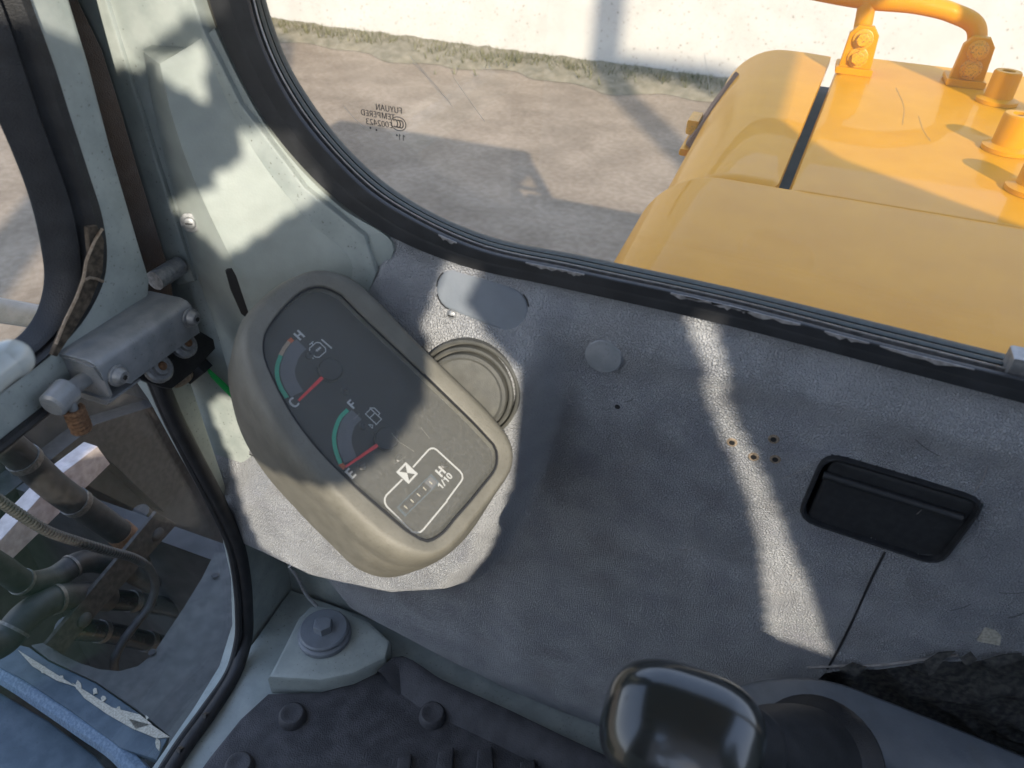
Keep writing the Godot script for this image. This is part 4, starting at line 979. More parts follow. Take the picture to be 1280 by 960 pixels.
func gauge() -> void:
	var b := Basis(Vector3(0.9420, 0.2241, 0.2500), Vector3(0.0800, 0.5733, -0.8154), Vector3(-0.3260, 0.7881, 0.5221))
	var w := thing("gauge_cluster", "instrument cluster with temperature gauge, fuel gauge and hour meter", "instrument cluster", Vector3(0.3720, 0.5234, -0.2370), "", b)
	var gl := curve2([Vector2(0.0470, 0.1008), Vector2(0.0556, 0.0860), Vector2(0.0553, 0.0685), Vector2(0.0560, 0.0214), Vector2(0.0562, -0.0313), Vector2(0.0555, -0.0728), Vector2(0.0537, -0.0876), Vector2(0.0441, -0.0964), Vector2(0.0197, -0.0990), Vector2(-0.0126, -0.0989), Vector2(-0.0311, -0.0982), Vector2(-0.0409, -0.0936), Vector2(-0.0448, -0.0817), Vector2(-0.0466, -0.0568), Vector2(-0.0478, -0.0244), Vector2(-0.0470, 0.0081), Vector2(-0.0415, 0.0410), Vector2(-0.0324, 0.0681), Vector2(-0.0243, 0.0858), Vector2(-0.0133, 0.0970), Vector2(0.0005, 0.1021), Vector2(0.0192, 0.1053), Vector2(0.0360, 0.1053)], 4)
	var ou := curve2([Vector2(0.0631, 0.1117), Vector2(0.0772, 0.0942), Vector2(0.0794, 0.0703), Vector2(0.0771, 0.0222), Vector2(0.0774, -0.0323), Vector2(0.0762, -0.0748), Vector2(0.0712, -0.0956), Vector2(0.0564, -0.1085), Vector2(0.0326, -0.1124), Vector2(-0.0010, -0.1137), Vector2(-0.0291, -0.1137), Vector2(-0.0426, -0.1094), Vector2(-0.0555, -0.1001), Vector2(-0.0650, -0.0843), Vector2(-0.0688, -0.0597), Vector2(-0.0681, -0.0233), Vector2(-0.0662, 0.0140), Vector2(-0.0591, 0.0486), Vector2(-0.0497, 0.0754), Vector2(-0.0387, 0.0962), Vector2(-0.0264, 0.1106), Vector2(-0.0118, 0.1192), Vector2(0.0103, 0.1231), Vector2(0.0381, 0.1217)], 4)
	var bs := curve2([Vector2(0.0772, 0.1170), Vector2(0.0942, 0.0958), Vector2(0.0949, 0.0679), Vector2(0.0931, 0.0183), Vector2(0.0933, -0.0396), Vector2(0.0910, -0.0826), Vector2(0.0824, -0.0994), Vector2(0.0636, -0.1127), Vector2(0.0259, -0.1209), Vector2(-0.0100, -0.1226), Vector2(-0.0372, -0.1149), Vector2(-0.0590, -0.0996), Vector2(-0.0692, -0.0791), Vector2(-0.0699, -0.0462), Vector2(-0.0682, -0.0055), Vector2(-0.0640, 0.0341), Vector2(-0.0546, 0.0660), Vector2(-0.0400, 0.0919), Vector2(-0.0239, 0.1128), Vector2(-0.0044, 0.1245), Vector2(0.0209, 0.1288), Vector2(0.0513, 0.1282)], 4)
	var c := Vector2(0.0040, -0.0055)
	var n := 120
	var G0 := polar(gl, c, n)
	var O0 := polar(ou, c, n)
	var B0 := polar(bs, c, n)
	var rows := []
	var row := func(s: float, z: float, a: PackedVector2Array, e: PackedVector2Array) -> void:
		var r := PackedVector3Array()
		for i in n:
			var p := a[i].lerp(e[i], s)
			r.append(Vector3(p.x, p.y, z))
		rows.append(r)
	row.call(0.0, -0.014, G0, O0); row.call(0.0, -0.002, G0, O0); row.call(0.03, -0.0005, G0, O0); row.call(0.08, 0.0, G0, O0)
	row.call(0.50, 0.0015, G0, O0); row.call(0.68, 0.0005, G0, O0); row.call(0.82, -0.003, G0, O0); row.call(0.93, -0.008, G0, O0); row.call(1.0, -0.016, G0, O0)
	row.call(0.0, -0.026, O0, B0); row.call(0.03, -0.0275, O0, B0); row.call(0.45, -0.034, O0, B0); row.call(0.85, -0.042, O0, B0); row.call(1.0, -0.052, O0, B0); row.call(0.9, -0.085, O0, B0)
	var s := Soup.new()
	s.grid(rows, true, true)
	s.fan(rows[rows.size() - 1], true)
	for i in range(0, s.v.size(), 3):
		var t := s.v[i + 1]; s.v[i + 1] = s.v[i + 2]; s.v[i + 2] = t
	obj("housing", s, M.bezel, w, true, Transform3D(), 50)
	var Z := -0.011
	obj("dial_face", slab(inset(ccw(G0), -0.001), 0.002, 0.0), M.dial, w, true, Transform3D(Basis(), Vector3(0, 0, Z)))
	obj("clear_cover", slab(inset(ccw(G0), 0.0002), 0.0012, 0.0), M.lens, w, true, Transform3D(Basis(), Vector3(0, 0, -0.0022)))
	obj("cover_seal", Soup.new().add(stripe(PackedVector2Array(Array(G0) + [G0[0]]), 0.0022, -0.0024, 0.0006)), M.black, w, true)
	for k in 6:
		var p0 := c + Vector2(rng.randf_range(-0.035, 0.04), rng.randf_range(-0.07, 0.05))
		var p1 := p0 + Vector2.from_angle(rng.randf() * TAU) * rng.randf_range(0.004, 0.013)
		obj("lens_scratch", tube([Vector3(p0.x, p0.y, -0.0021), Vector3(p1.x, p1.y, -0.0021)], 0.00005, 4), M.scratch, w, true)
	# the two dials
	var F := Z + 0.0002
	var dials := [
		[Vector2(0.0068, 0.0474), [Vector2(-0.0114, 0.0803), Vector2(-0.0197, 0.0755), Vector2(-0.0252, 0.0698), Vector2(-0.0293, 0.0621), Vector2(-0.0315, 0.0543)], [Vector2(0.0007, 0.0840), Vector2(-0.0055, 0.0826), Vector2(-0.0107, 0.0808)], [Vector2(0.0041, 0.0841), Vector2(0.0016, 0.0841)], Vector2(0.0009, 0.0467), Vector2(-0.0281, 0.0461), "temperature"],
		[Vector2(-0.0020, -0.0199), [Vector2(-0.0063, 0.0166), Vector2(-0.0134, 0.0164), Vector2(-0.0219, 0.0132), Vector2(-0.0283, 0.0092), Vector2(-0.0341, 0.0027), Vector2(-0.0397, -0.0079)], [], [Vector2(-0.0400, -0.0089), Vector2(-0.0401, -0.0123)], Vector2(-0.0095, -0.0184), Vector2(-0.0401, -0.0127), "fuel"]]
	for d in dials:
		var hub: Vector2 = d[0]
		var q: Array = d[1]
		obj("green_band", stripe(open2(q), 0.0030, F), M.green, w, true)
		if d[2].size(): obj("tan_band", stripe(open2(d[2]), 0.0030, F), M.tan, w, true)
		obj("red_band", stripe(PackedVector2Array(d[3]), 0.0034, F), M.orange, w, true)
		# grey sweep band inside the coloured one
		var all: Array = (Array(d[3]) + Array(d[2]) if d[2].size() else []) + Array(q)
		var inner := PackedVector2Array()
		for p in open2(all): inner.append(hub + (p - hub) * 0.80)
		obj("grey_band", stripe(inner, 0.0105, F - 0.0001), M.dial_grey, w, true)
		obj("hub_cap", lathe([Vector2(0.0092, 0), Vector2(0.0092, 0.0045), Vector2(0.0084, 0.0054), Vector2(0, 0.0056)], 28), M.hub, w, true, Transform3D(Basis(), Vector3(hub.x, hub.y, Z)))
		var nt: Vector2 = d[5]
		var dir := (nt - hub).normalized()
		var sd := Vector2(-dir.y, dir.x)
		obj("needle", slab(PackedVector2Array([hub + sd * 0.0016, hub - sd * 0.0016, nt - sd * 0.0008, nt + sd * 0.0008]), 0.0012, 0.0003), M.red, w, true, Transform3D(Basis(), Vector3(0, 0, Z + 0.0040)))
	for q in [Vector2(0.0047, 0.0667), Vector2(0.0040, 0.0283), Vector2(-0.0060, -0.0006), Vector2(-0.0052, -0.0372), Vector2(-0.0298, -0.0213), Vector2(0.0166, -0.0661)]:
		var sc := obj("face_screw", lathe([Vector2(0.0034, 0), Vector2(0.0033, 0.0012), Vector2(0.0022, 0.0018), Vector2(0.0014, 0.0018), Vector2(0.0012, 0.001), Vector2(0, 0.001)], 16), M.hub, w, true, Transform3D(Basis(), Vector3(q.x, q.y, Z)))
	for q in [["H", Vector2(0.0106, 0.0829), 0.0072], ["C", Vector2(-0.0310, 0.0475), 0.0076], ["F", Vector2(-0.0004, 0.0174), 0.0072], ["E", Vector2(-0.0402, -0.0189), 0.0080], ["H", Vector2(0.0102, -0.0677), 0.0074], ["1/10", Vector2(0.0072, -0.0751), 0.0052]]:
		obj("lettering", letters(q[0], q[2], 0.0003, true), M.white, w, true, Transform3D(Basis(), Vector3(q[1].x, q[1].y, F + 0.0002)))
	# symbols
	var at := func(sy: Soup, p: Vector2, k := 1.0) -> void: obj("symbol", sy, M.white, w, true, Transform3D(Basis().scaled(Vector3(k, k, 1)), Vector3(p.x, p.y, F)))
	var en := Soup.new()
	var l := 0.0007
	en.add(stripe(PackedVector2Array([Vector2(-0.006, 0.003), Vector2(-0.006, -0.003), Vector2(-0.004, -0.005), Vector2(0.003, -0.005), Vector2(0.005, -0.003), Vector2(0.005, 0.003), Vector2(0.003, 0.005), Vector2(-0.004, 0.005), Vector2(-0.006, 0.003)]), l))
	en.add(stripe(PackedVector2Array([Vector2(-0.008, -0.003), Vector2(-0.008, 0.003)]), l)); en.add(stripe(PackedVector2Array([Vector2(-0.008, 0), Vector2(-0.006, 0)]), l))
	en.add(stripe(PackedVector2Array([Vector2(-0.002, 0.007), Vector2(0.002, 0.007)]), l)); en.add(stripe(PackedVector2Array([Vector2(0, 0.007), Vector2(0, 0.005)]), l))
	en.add(stripe(PackedVector2Array([Vector2(0.008, 0.004), Vector2(0.0085, -0.006)]), 0.0011)); en.add(stripe(PackedVector2Array([Vector2(-0.002, 0.0), Vector2(0.003, 0.0)]), l))
	for k in 3: en.add(stripe(PackedVector2Array([Vector2(-0.001 + k * 0.0015, -0.001), Vector2(-0.001 + k * 0.0015, 0.001)]), l * 0.8))
	at.call(en, Vector2(0.0130, 0.0655))
	var fu := Soup.new()
	fu.add(stripe(PackedVector2Array([Vector2(-0.004, -0.006), Vector2(-0.004, 0.0055), Vector2(0.002, 0.0055), Vector2(0.002, -0.006), Vector2(-0.0045, -0.006)]), l))
	fu.add(stripe(PackedVector2Array([Vector2(-0.004, 0.001), Vector2(0.002, 0.001)]), l))
	fu.add(stripe(PackedVector2Array([Vector2(0.002, -0.002), Vector2(0.0045, -0.002), Vector2(0.0045, 0.004), Vector2(0.002, 0.0065)]), l))
	fu.add(stripe(PackedVector2Array([Vector2(-0.0065, -0.0045), Vector2(-0.0085, -0.002), Vector2(-0.0085, -0.006), Vector2(-0.0065, -0.0045)]), l * 0.8))
	at.call(fu, Vector2(0.0058, -0.0005))
	var hg := slab(PackedVector2Array([Vector2(-0.0055, -0.0065), Vector2(0.0055, -0.0065), Vector2(0.0055, 0.0065), Vector2(-0.0055, 0.0065)]), 0.0003, 0.0)
	at.call(hg, Vector2(-0.0093, -0.0492))
	var gp := Vector2(-0.0093, -0.0492)
	var glass2 := Soup.new()
	for sg in [1.0, -1.0]: glass2.add(slab(PackedVector2Array([Vector2(0, 0), Vector2(0.0035, 0.005 * sg), Vector2(-0.0035, 0.005 * sg)]), 0.0003, 0.0))
	obj("symbol", glass2, M.dial, w, true, Transform3D(Basis(), Vector3(gp.x, gp.y, F + 0.0003)))
	obj("meter_border", stripe(PackedVector2Array([Vector2(-0.0025, -0.0495), Vector2(0.0165, -0.0492), Vector2(0.0187, -0.0499), Vector2(0.0205, -0.0514), Vector2(0.0212, -0.0538), Vector2(0.0218, -0.0787), Vector2(0.0212, -0.0817), Vector2(0.0191, -0.0841), Vector2(0.0162, -0.0848), Vector2(-0.0030, -0.0861)]), 0.0012, F), M.white, w, true)
	obj("meter_border", stripe(PackedVector2Array([Vector2(-0.0158, -0.0498), Vector2(-0.0331, -0.0491), Vector2(-0.0358, -0.0498), Vector2(-0.0380, -0.0518), Vector2(-0.0393, -0.0548), Vector2(-0.0399, -0.0784), Vector2(-0.0398, -0.0816), Vector2(-0.0383, -0.0845), Vector2(-0.0360, -0.0865), Vector2(-0.0328, -0.0870), Vector2(-0.0035, -0.0865)]), 0.0012, F), M.white, w, true)
	var c0 := Vector2(-0.0331, -0.0657)
	var c1 := Vector2(0.0015, -0.0679)
	obj("counter_window", stripe(PackedVector2Array([c0, c1]), 0.0095, F - 0.0001), M.blue, w, true)
	for k in 5:
		var cc := c0.lerp(c1, (k + 0.5) / 5.0)
		obj("counter_wheel", box(Vector3(cc.x - 0.0036, cc.y - 0.0038, F), Vector3(cc.x + 0.0036, cc.y + 0.0038, F + 0.0012), 0.0006), M.dial_grey if k == 4 else M.hub, w, true)
		obj("counter_mark", stripe(PackedVector2Array([cc + Vector2(-0.0004, -0.0014), cc + Vector2(-0.0004, 0.0016)]), 0.0008, F + 0.0012), M.flake, w, true)

func open2(p: Array) -> PackedVector2Array:
	var q := []
	for a in p: q.append(Vector3(a.x, a.y, 0))
	var out := PackedVector2Array()
	for a in curve(q, 5): out.append(Vector2(a.x, a.y))
	return out


# ---------- front right pillar and its plastic cover ----------
func pillar_and_trim() -> void:
	var w := thing("front_pillar", "grey painted front pillar with a dark roller track slot", "cab pillar", Vector3(0.4800, 0.5360, -0.5243))
	obj("pillar_face", slab3([Vector3(0.482, 1.63, -0.498), Vector3(0.482, 1.63, -0.36)] + [Vector3(0.4820, 0.7820, -0.4270), Vector3(0.4820, 0.7507, -0.4209), Vector3(0.4820, 0.7014, -0.3996), Vector3(0.4820, 0.6420, -0.3507), Vector3(0.4820, 0.6104, -0.2986), Vector3(0.4820, 0.5794, -0.2900), Vector3(0.4820, 0.4043, -0.3489), Vector3(0.4820, 0.2019, -0.5066), Vector3(0.4820, 0.2554, -0.5427), Vector3(0.4820, 0.3578, -0.5448), Vector3(0.4820, 0.4410, -0.5322), Vector3(0.4820, 0.5279, -0.5181), Vector3(0.4820, 0.5609, -0.5204), Vector3(0.4820, 0.6272, -0.5237), Vector3(0.4820, 0.6821, -0.5249), Vector3(0.4820, 0.7256, -0.5275), Vector3(0.4820, 0.7610, -0.5388), Vector3(0.4820, 0.7720, -0.5391)], Vector3(-1, 0, 0), 0.04, 0.002), M.paint, w)
	obj("face_rib", slab3([Vector3(0.478, 1.63, -0.499)] + [Vector3(0.4780, 0.7731, -0.5330), Vector3(0.4780, 0.7621, -0.5327), Vector3(0.4780, 0.7271, -0.5214), Vector3(0.4780, 0.6839, -0.5188), Vector3(0.4780, 0.6296, -0.5176), Vector3(0.4780, 0.5640, -0.5141), Vector3(0.4780, 0.5313, -0.5118), Vector3(0.4780, 0.5167, -0.5075), Vector3(0.4780, 0.5271, -0.4852), Vector3(0.4780, 0.5551, -0.4868), Vector3(0.4780, 0.6217, -0.4924), Vector3(0.4780, 0.7133, -0.5006), Vector3(0.4780, 0.7756, -0.5051)] + [Vector3(0.478, 1.63, -0.478)], Vector3(-1, 0, 0), 0.006, 0.0022), M.paint, w)
	obj("roller_track", box(Vector3(0.438, 0.40, -0.575), Vector3(0.60, 1.63, -0.56)), M.rubber, w)
	obj("track_side", box(Vector3(0.433, 0.40, -0.575), Vector3(0.4375, 1.63, -0.507)), M.rubber, w)
	obj("roller", tube([Vector3(0.438, 0.0, 0), Vector3(0.47, 0, 0)], 0.009, 16), M.steel, w, false, Transform3D(Basis(), Vector3(0.4446, 0.5468, -0.4900) * Vector3(0, 1, 1)))
	obj("dark_bolt", bolt(0.0055, 0.004), M.strap, w, false, frame(Vector3(0.4810, 0.4663, -0.4662), Vector3(-1, 0, 0)))
	var t := thing("pillar_cover", "grey plastic cover on the pillar, creased along a ridge and held by one screw", "trim cover", Vector3(0.4700, 0.6259, -0.4067))
	var L := curve([Vector3(0.4740, 0.7337, -0.4754), Vector3(0.4740, 0.6956, -0.4788), Vector3(0.4740, 0.6463, -0.4800), Vector3(0.4740, 0.5886, -0.4787), Vector3(0.4740, 0.5372, -0.4756), Vector3(0.4740, 0.4863, -0.4691), Vector3(0.4740, 0.4151, -0.4647)], 7)
	var Rg := curve([Vector3(0.4530, 0.7317, -0.4424), Vector3(0.4530, 0.6969, -0.4423), Vector3(0.4530, 0.6538, -0.4368), Vector3(0.4530, 0.6148, -0.4263), Vector3(0.4530, 0.5772, -0.4134), Vector3(0.4530, 0.5369, -0.4005), Vector3(0.4530, 0.4809, -0.3856)], 7)
	var O := curve([Vector3(0.4890, 0.7522, -0.4168), Vector3(0.4890, 0.7240, -0.4051), Vector3(0.4890, 0.6885, -0.3865), Vector3(0.4890, 0.6545, -0.3571), Vector3(0.4890, 0.6270, -0.3211), Vector3(0.4890, 0.6061, -0.2770), Vector3(0.4890, 0.5450, -0.3149)], 7)
	var rows := []
	var n := L.size()
	var mk := func(f: Callable) -> void:
		var r := PackedVector3Array()
		for k in n: r.append(f.call(k))
		rows.append(r)
	mk.call(func(k): return L[k] + Vector3(0.01, 0, -0.001))
	mk.call(func(k): return L[k])
	mk.call(func(k): return L[k].lerp(Rg[k], 0.12) + Vector3(-0.002, 0, 0))
	mk.call(func(k): return L[k].lerp(Rg[k], 0.88))
	mk.call(func(k): return Rg[k] + Vector3(0.0008, 0, 0))
	for q in [0.06, 0.25, 0.5, 0.75, 0.93, 1.0]:
		mk.call(func(k):
			var p: Vector3 = Rg[k].lerp(O[k], q)
			return Vector3(p.x + 0.012 * sin(PI * q) * 0.4, p.y, p.z))
	mk.call(func(k): return O[k] + Vector3(0.012, 0, 0.001))
	var s := Soup.new()
	s.grid(rows, false, true)
	# top end wall
	var e0 := PackedVector3Array()
	var e1 := PackedVector3Array()
	for r in rows:
		e0.append(r[0] + Vector3(0.03, 0.006, 0)); e1.append(r[0])
	s.grid([e0, e1], false, false)
	obj("shell", s, M.cover, t, false, Transform3D(), 30)
	var sc := obj("screw", lathe([Vector2(0.0085, 0), Vector2(0.0085, 0.001), Vector2(0.0055, 0.0016), Vector2(0.0052, 0.003), Vector2(0.004, 0.004), Vector2(0, 0.0042)], 20), M.steel, t, false, frame(Vector3(0.4620, 0.5993, -0.4572), Vector3(-1, 0.1, 0.4)))
	obj("screw_slot", box(Vector3(-0.003, -0.0005, 0.0036), Vector3(0.003, 0.0005, 0.0046), 0.0), M.black, sc, true)
	obj("vent_slot", slab3([Vector3(0.4520, 0.5650, -0.4220), Vector3(0.4520, 0.5680, -0.4155), Vector3(0.4520, 0.5591, -0.4100), Vector3(0.4520, 0.5303, -0.4027), Vector3(0.4520, 0.5169, -0.4098), Vector3(0.4520, 0.5221, -0.4155), Vector3(0.4520, 0.5470, -0.4210)], Vector3(-1, 0, 0.3), 0.006, 0.0012), M.black, t)


# ---------- window latch ----------
func latch() -> void:
	var w := thing("window_latch", "grey steel latch box with bolts and a plunger pin on the sash corner", "latch", Vector3(0.3655, 0.5239, -0.4600))
	# U-shaped cover along x
	var prof := [Vector2(-0.485, 0.545), Vector2(-0.452, 0.5465), Vector2(-0.445, 0.5445), Vector2(-0.4415, 0.540), Vector2(-0.440, 0.530), Vector2(-0.440, 0.513), Vector2(-0.4425, 0.513), Vector2(-0.4425, 0.530), Vector2(-0.447, 0.541), Vector2(-0.485, 0.5425)]
	var rows := []
	for x in [0.322, 0.3235, 0.424, 0.4255]:
		var r := PackedVector3Array()
		for p in prof:
			var k := 0.0008 if x == 0.322 or x == 0.4255 else 0.0
			var lowx := 0.022 * clampf((0.53 - p.y) / 0.017, 0, 1) if x < 0.4 else 0.0
			r.append(Vector3(x + lowx, p.y - k, p.x))
		rows.append(r)
	var s := Soup.new()
	s.grid(rows, true, true)
	s.fan(rows[0]); s.fan(rows[3], true)
	obj("cover", s, M.latch, w)
	obj("end_plate", slab3([Vector3(0.3245, 0.542, -0.484), Vector3(0.3245, 0.542, -0.447), Vector3(0.3245, 0.53, -0.4435), Vector3(0.3245, 0.512, -0.4435), Vector3(0.3245, 0.500, -0.452), Vector3(0.3245, 0.500, -0.478), Vector3(0.3245, 0.51, -0.484)], Vector3(-1, 0, 0), 0.0025, 0.0006), M.latch, w)
	obj("lower_flange", slab3([Vector3(0.322, 0.509, -0.443), Vector3(0.355, 0.509, -0.443), Vector3(0.355, 0.509, -0.478), Vector3(0.322, 0.509, -0.478)], Vector3.UP, 0.002, 0.0005), M.latch, w)
	for q in [Vector3(0.3335, 0.5275, -0.4400), Vector3(0.4185, 0.5323, -0.4400)]:
		var bo := obj("bolt", lathe([Vector2(0.0088, 0), Vector2(0.0088, 0.0018), Vector2(0.0078, 0.0022), Vector2(0.0070, 0.0024), Vector2(0.0066, 0.0055), Vector2(0.0045, 0.0078), Vector2(0, 0.0085)], 22), M.steel, w, false, frame(q, Vector3(0, 0.02, 1)))
		obj("bolt_socket", slab(ngon(6, 0.0022), 0.002, 0.0003), M.black, bo, true, Transform3D(Basis(), Vector3(0, 0, 0.0088)))
	var p0 := Vector3(0.3328, 0.5196, -0.4660)
	var p1 := Vector3(0.3009, 0.5241, -0.4620)
	obj("plunger_pin", tube([p0 + Vector3(0.02, 0.002, 0), p1], 0.0062, 16), M.latch, w)
	obj("pin_rust", tube([p0 + Vector3(0.004, 0.001, 0), p0 + Vector3(-0.003, -0.001, 0.0)], 0.00645, 16), M.rust, w)
	var hd := (p0 - p1).normalized()
	obj("pin_head", lathe([Vector2(0.0, -0.013), Vector2(0.0085, -0.013), Vector2(0.0105, -0.011), Vector2(0.0108, 0.006), Vector2(0.0095, 0.008), Vector2(0.006, 0.0085)], 26), M.latch, w, false, frame(p1, (Vector3(0.55, 0.35, -0.1) + hd).normalized()))
	var sp := [Vector3(0.3000, 0.5200, -0.4550), Vector3(0.3003, 0.5128, -0.4550), Vector3(0.3003, 0.5032, -0.4550), Vector3(0.3006, 0.4917, -0.4550)]
	obj("spring_pin", tube(sp, 0.0035, 10), M.latch, w)
	var coil := []
	for k in 70:
		var u := k / 69.0
		var cpt: Vector3 = sp[1].lerp(sp[3], u)
		var a := u * TAU * 6
		coil.append(cpt + Vector3(cos(a), 0, sin(a)) * 0.0062)
	obj("rusty_spring", tube(coil, 0.0021, 6), M.rust, w)
	obj("spring_core", tube([sp[1], sp[3]], 0.0052, 12), M.rust, w)
	# lock mechanism under the box
	var m := thing("latch_striker", "dark striker bracket with two rollers under the latch box", "latch striker", Vector3(0.3909, 0.4925, -0.4550))
	obj("bracket", slab3([Vector3(0.3611, 0.5029, -0.4580), Vector3(0.3804, 0.4778, -0.4580), Vector3(0.3879, 0.4708, -0.4580), Vector3(0.4148, 0.4705, -0.4580), Vector3(0.4496, 0.4755, -0.4580), Vector3(0.4525, 0.4847, -0.4580), Vector3(0.4305, 0.5184, -0.4580), Vector3(0.3910, 0.5249, -0.4580)], Vector3(0, 0.3, 1), 0.005, 0.001), M.box, m)
	for q in [[Vector3(0.3810, 0.4990, -0.4520), 0.013], [Vector3(0.4122, 0.5043, -0.4500), 0.012]]:
		var rl := obj("roller", lathe([Vector2(q[1], 0), Vector2(q[1], 0.004), Vector2(q[1] * 0.85, 0.006), Vector2(q[1] * 0.6, 0.006), Vector2(q[1] * 0.55, 0.009), Vector2(0, 0.010)], 24), M.steel, m, false, frame(q[0], Vector3(0, 0.55, 0.8)))
		obj("roller_rivet", dome(0.004, 0.003), M.rust, rl, true, Transform3D(Basis(), Vector3(0, 0, 0.009)))
	var c := thing("wire_connector", "black wire connector packed in pale foam with green wires", "wire connector", Vector3(0.4700, 0.4268, -0.5030))
	obj("socket", box(Vector3(-0.011, -0.008, 0), Vector3(0.011, 0.008, 0.02), 0.0015), M.box, c, false, frame(Vector3(0.4660, 0.4364, -0.4923), Vector3(-1, 0.2, 0.3), 0.7))
	obj("foam", superball(0.8, Vector3(0.013, 0.008, 0.008), 16, 10), M.foam_pale, c, false, frame(Vector3(0.4400, 0.4375, -0.4938), Vector3(-1, 0.2, 0.3), 0.6))
	for k in 3:
		var o := Vector3(0, -0.004 * k, 0.002 * k)
		obj("green_wire", tube(curve([Vector3(0.4650, 0.4355, -0.4840) + o, Vector3(0.4680, 0.4260, -0.4790) + o * 1.5, Vector3(0.4720, 0.4123, -0.4716) + o * 2.0, Vector3(0.4750, 0.3859, -0.4619) + o * 2.0], 6), 0.0016, 8), M.wire, c)
	var pl := obj("pillar_foot_plate", slab3([Vector3(0.4840, 0.4003, -0.5266), Vector3(0.4840, 0.4195, -0.4615), Vector3(0.4840, 0.3243, -0.4504), Vector3(0.4840, 0.3342, -0.5387), Vector3(0.4840, 0.3618, -0.5454)], Vector3(-1, 0, 0), 0.004), M.cover)
	meta(pl, "small pale plate behind the green wires above the side panel", "plate")
	var tn := thing("torn_tape", "ragged strip of torn pale tape along the panel's front edge", "tape", Vector3(0.4700, 0.2530, -0.5427))
	var left := [Vector3(0.4740, 0.3300, -0.5392), Vector3(0.4740, 0.2966, -0.5526), Vector3(0.4740, 0.2655, -0.5519), Vector3(0.4740, 0.2467, -0.5499), Vector3(0.4740, 0.2169, -0.5506)]
	var right := [Vector3(0.4720, 0.3381, -0.5268), Vector3(0.4720, 0.3051, -0.5332), Vector3(0.4720, 0.2727, -0.5371), Vector3(0.4720, 0.2541, -0.5350), Vector3(0.4720, 0.2192, -0.5390)]
	for k in 4:
		obj("tape_piece", slab3([left[k], right[k], right[k + 1], left[k + 1].lerp(right[k + 1], 0.3)], Vector3(-1, 0.1, 0.4), 0.002, 0.0004), M.chip if k % 2 else M.foam_pale, tn)


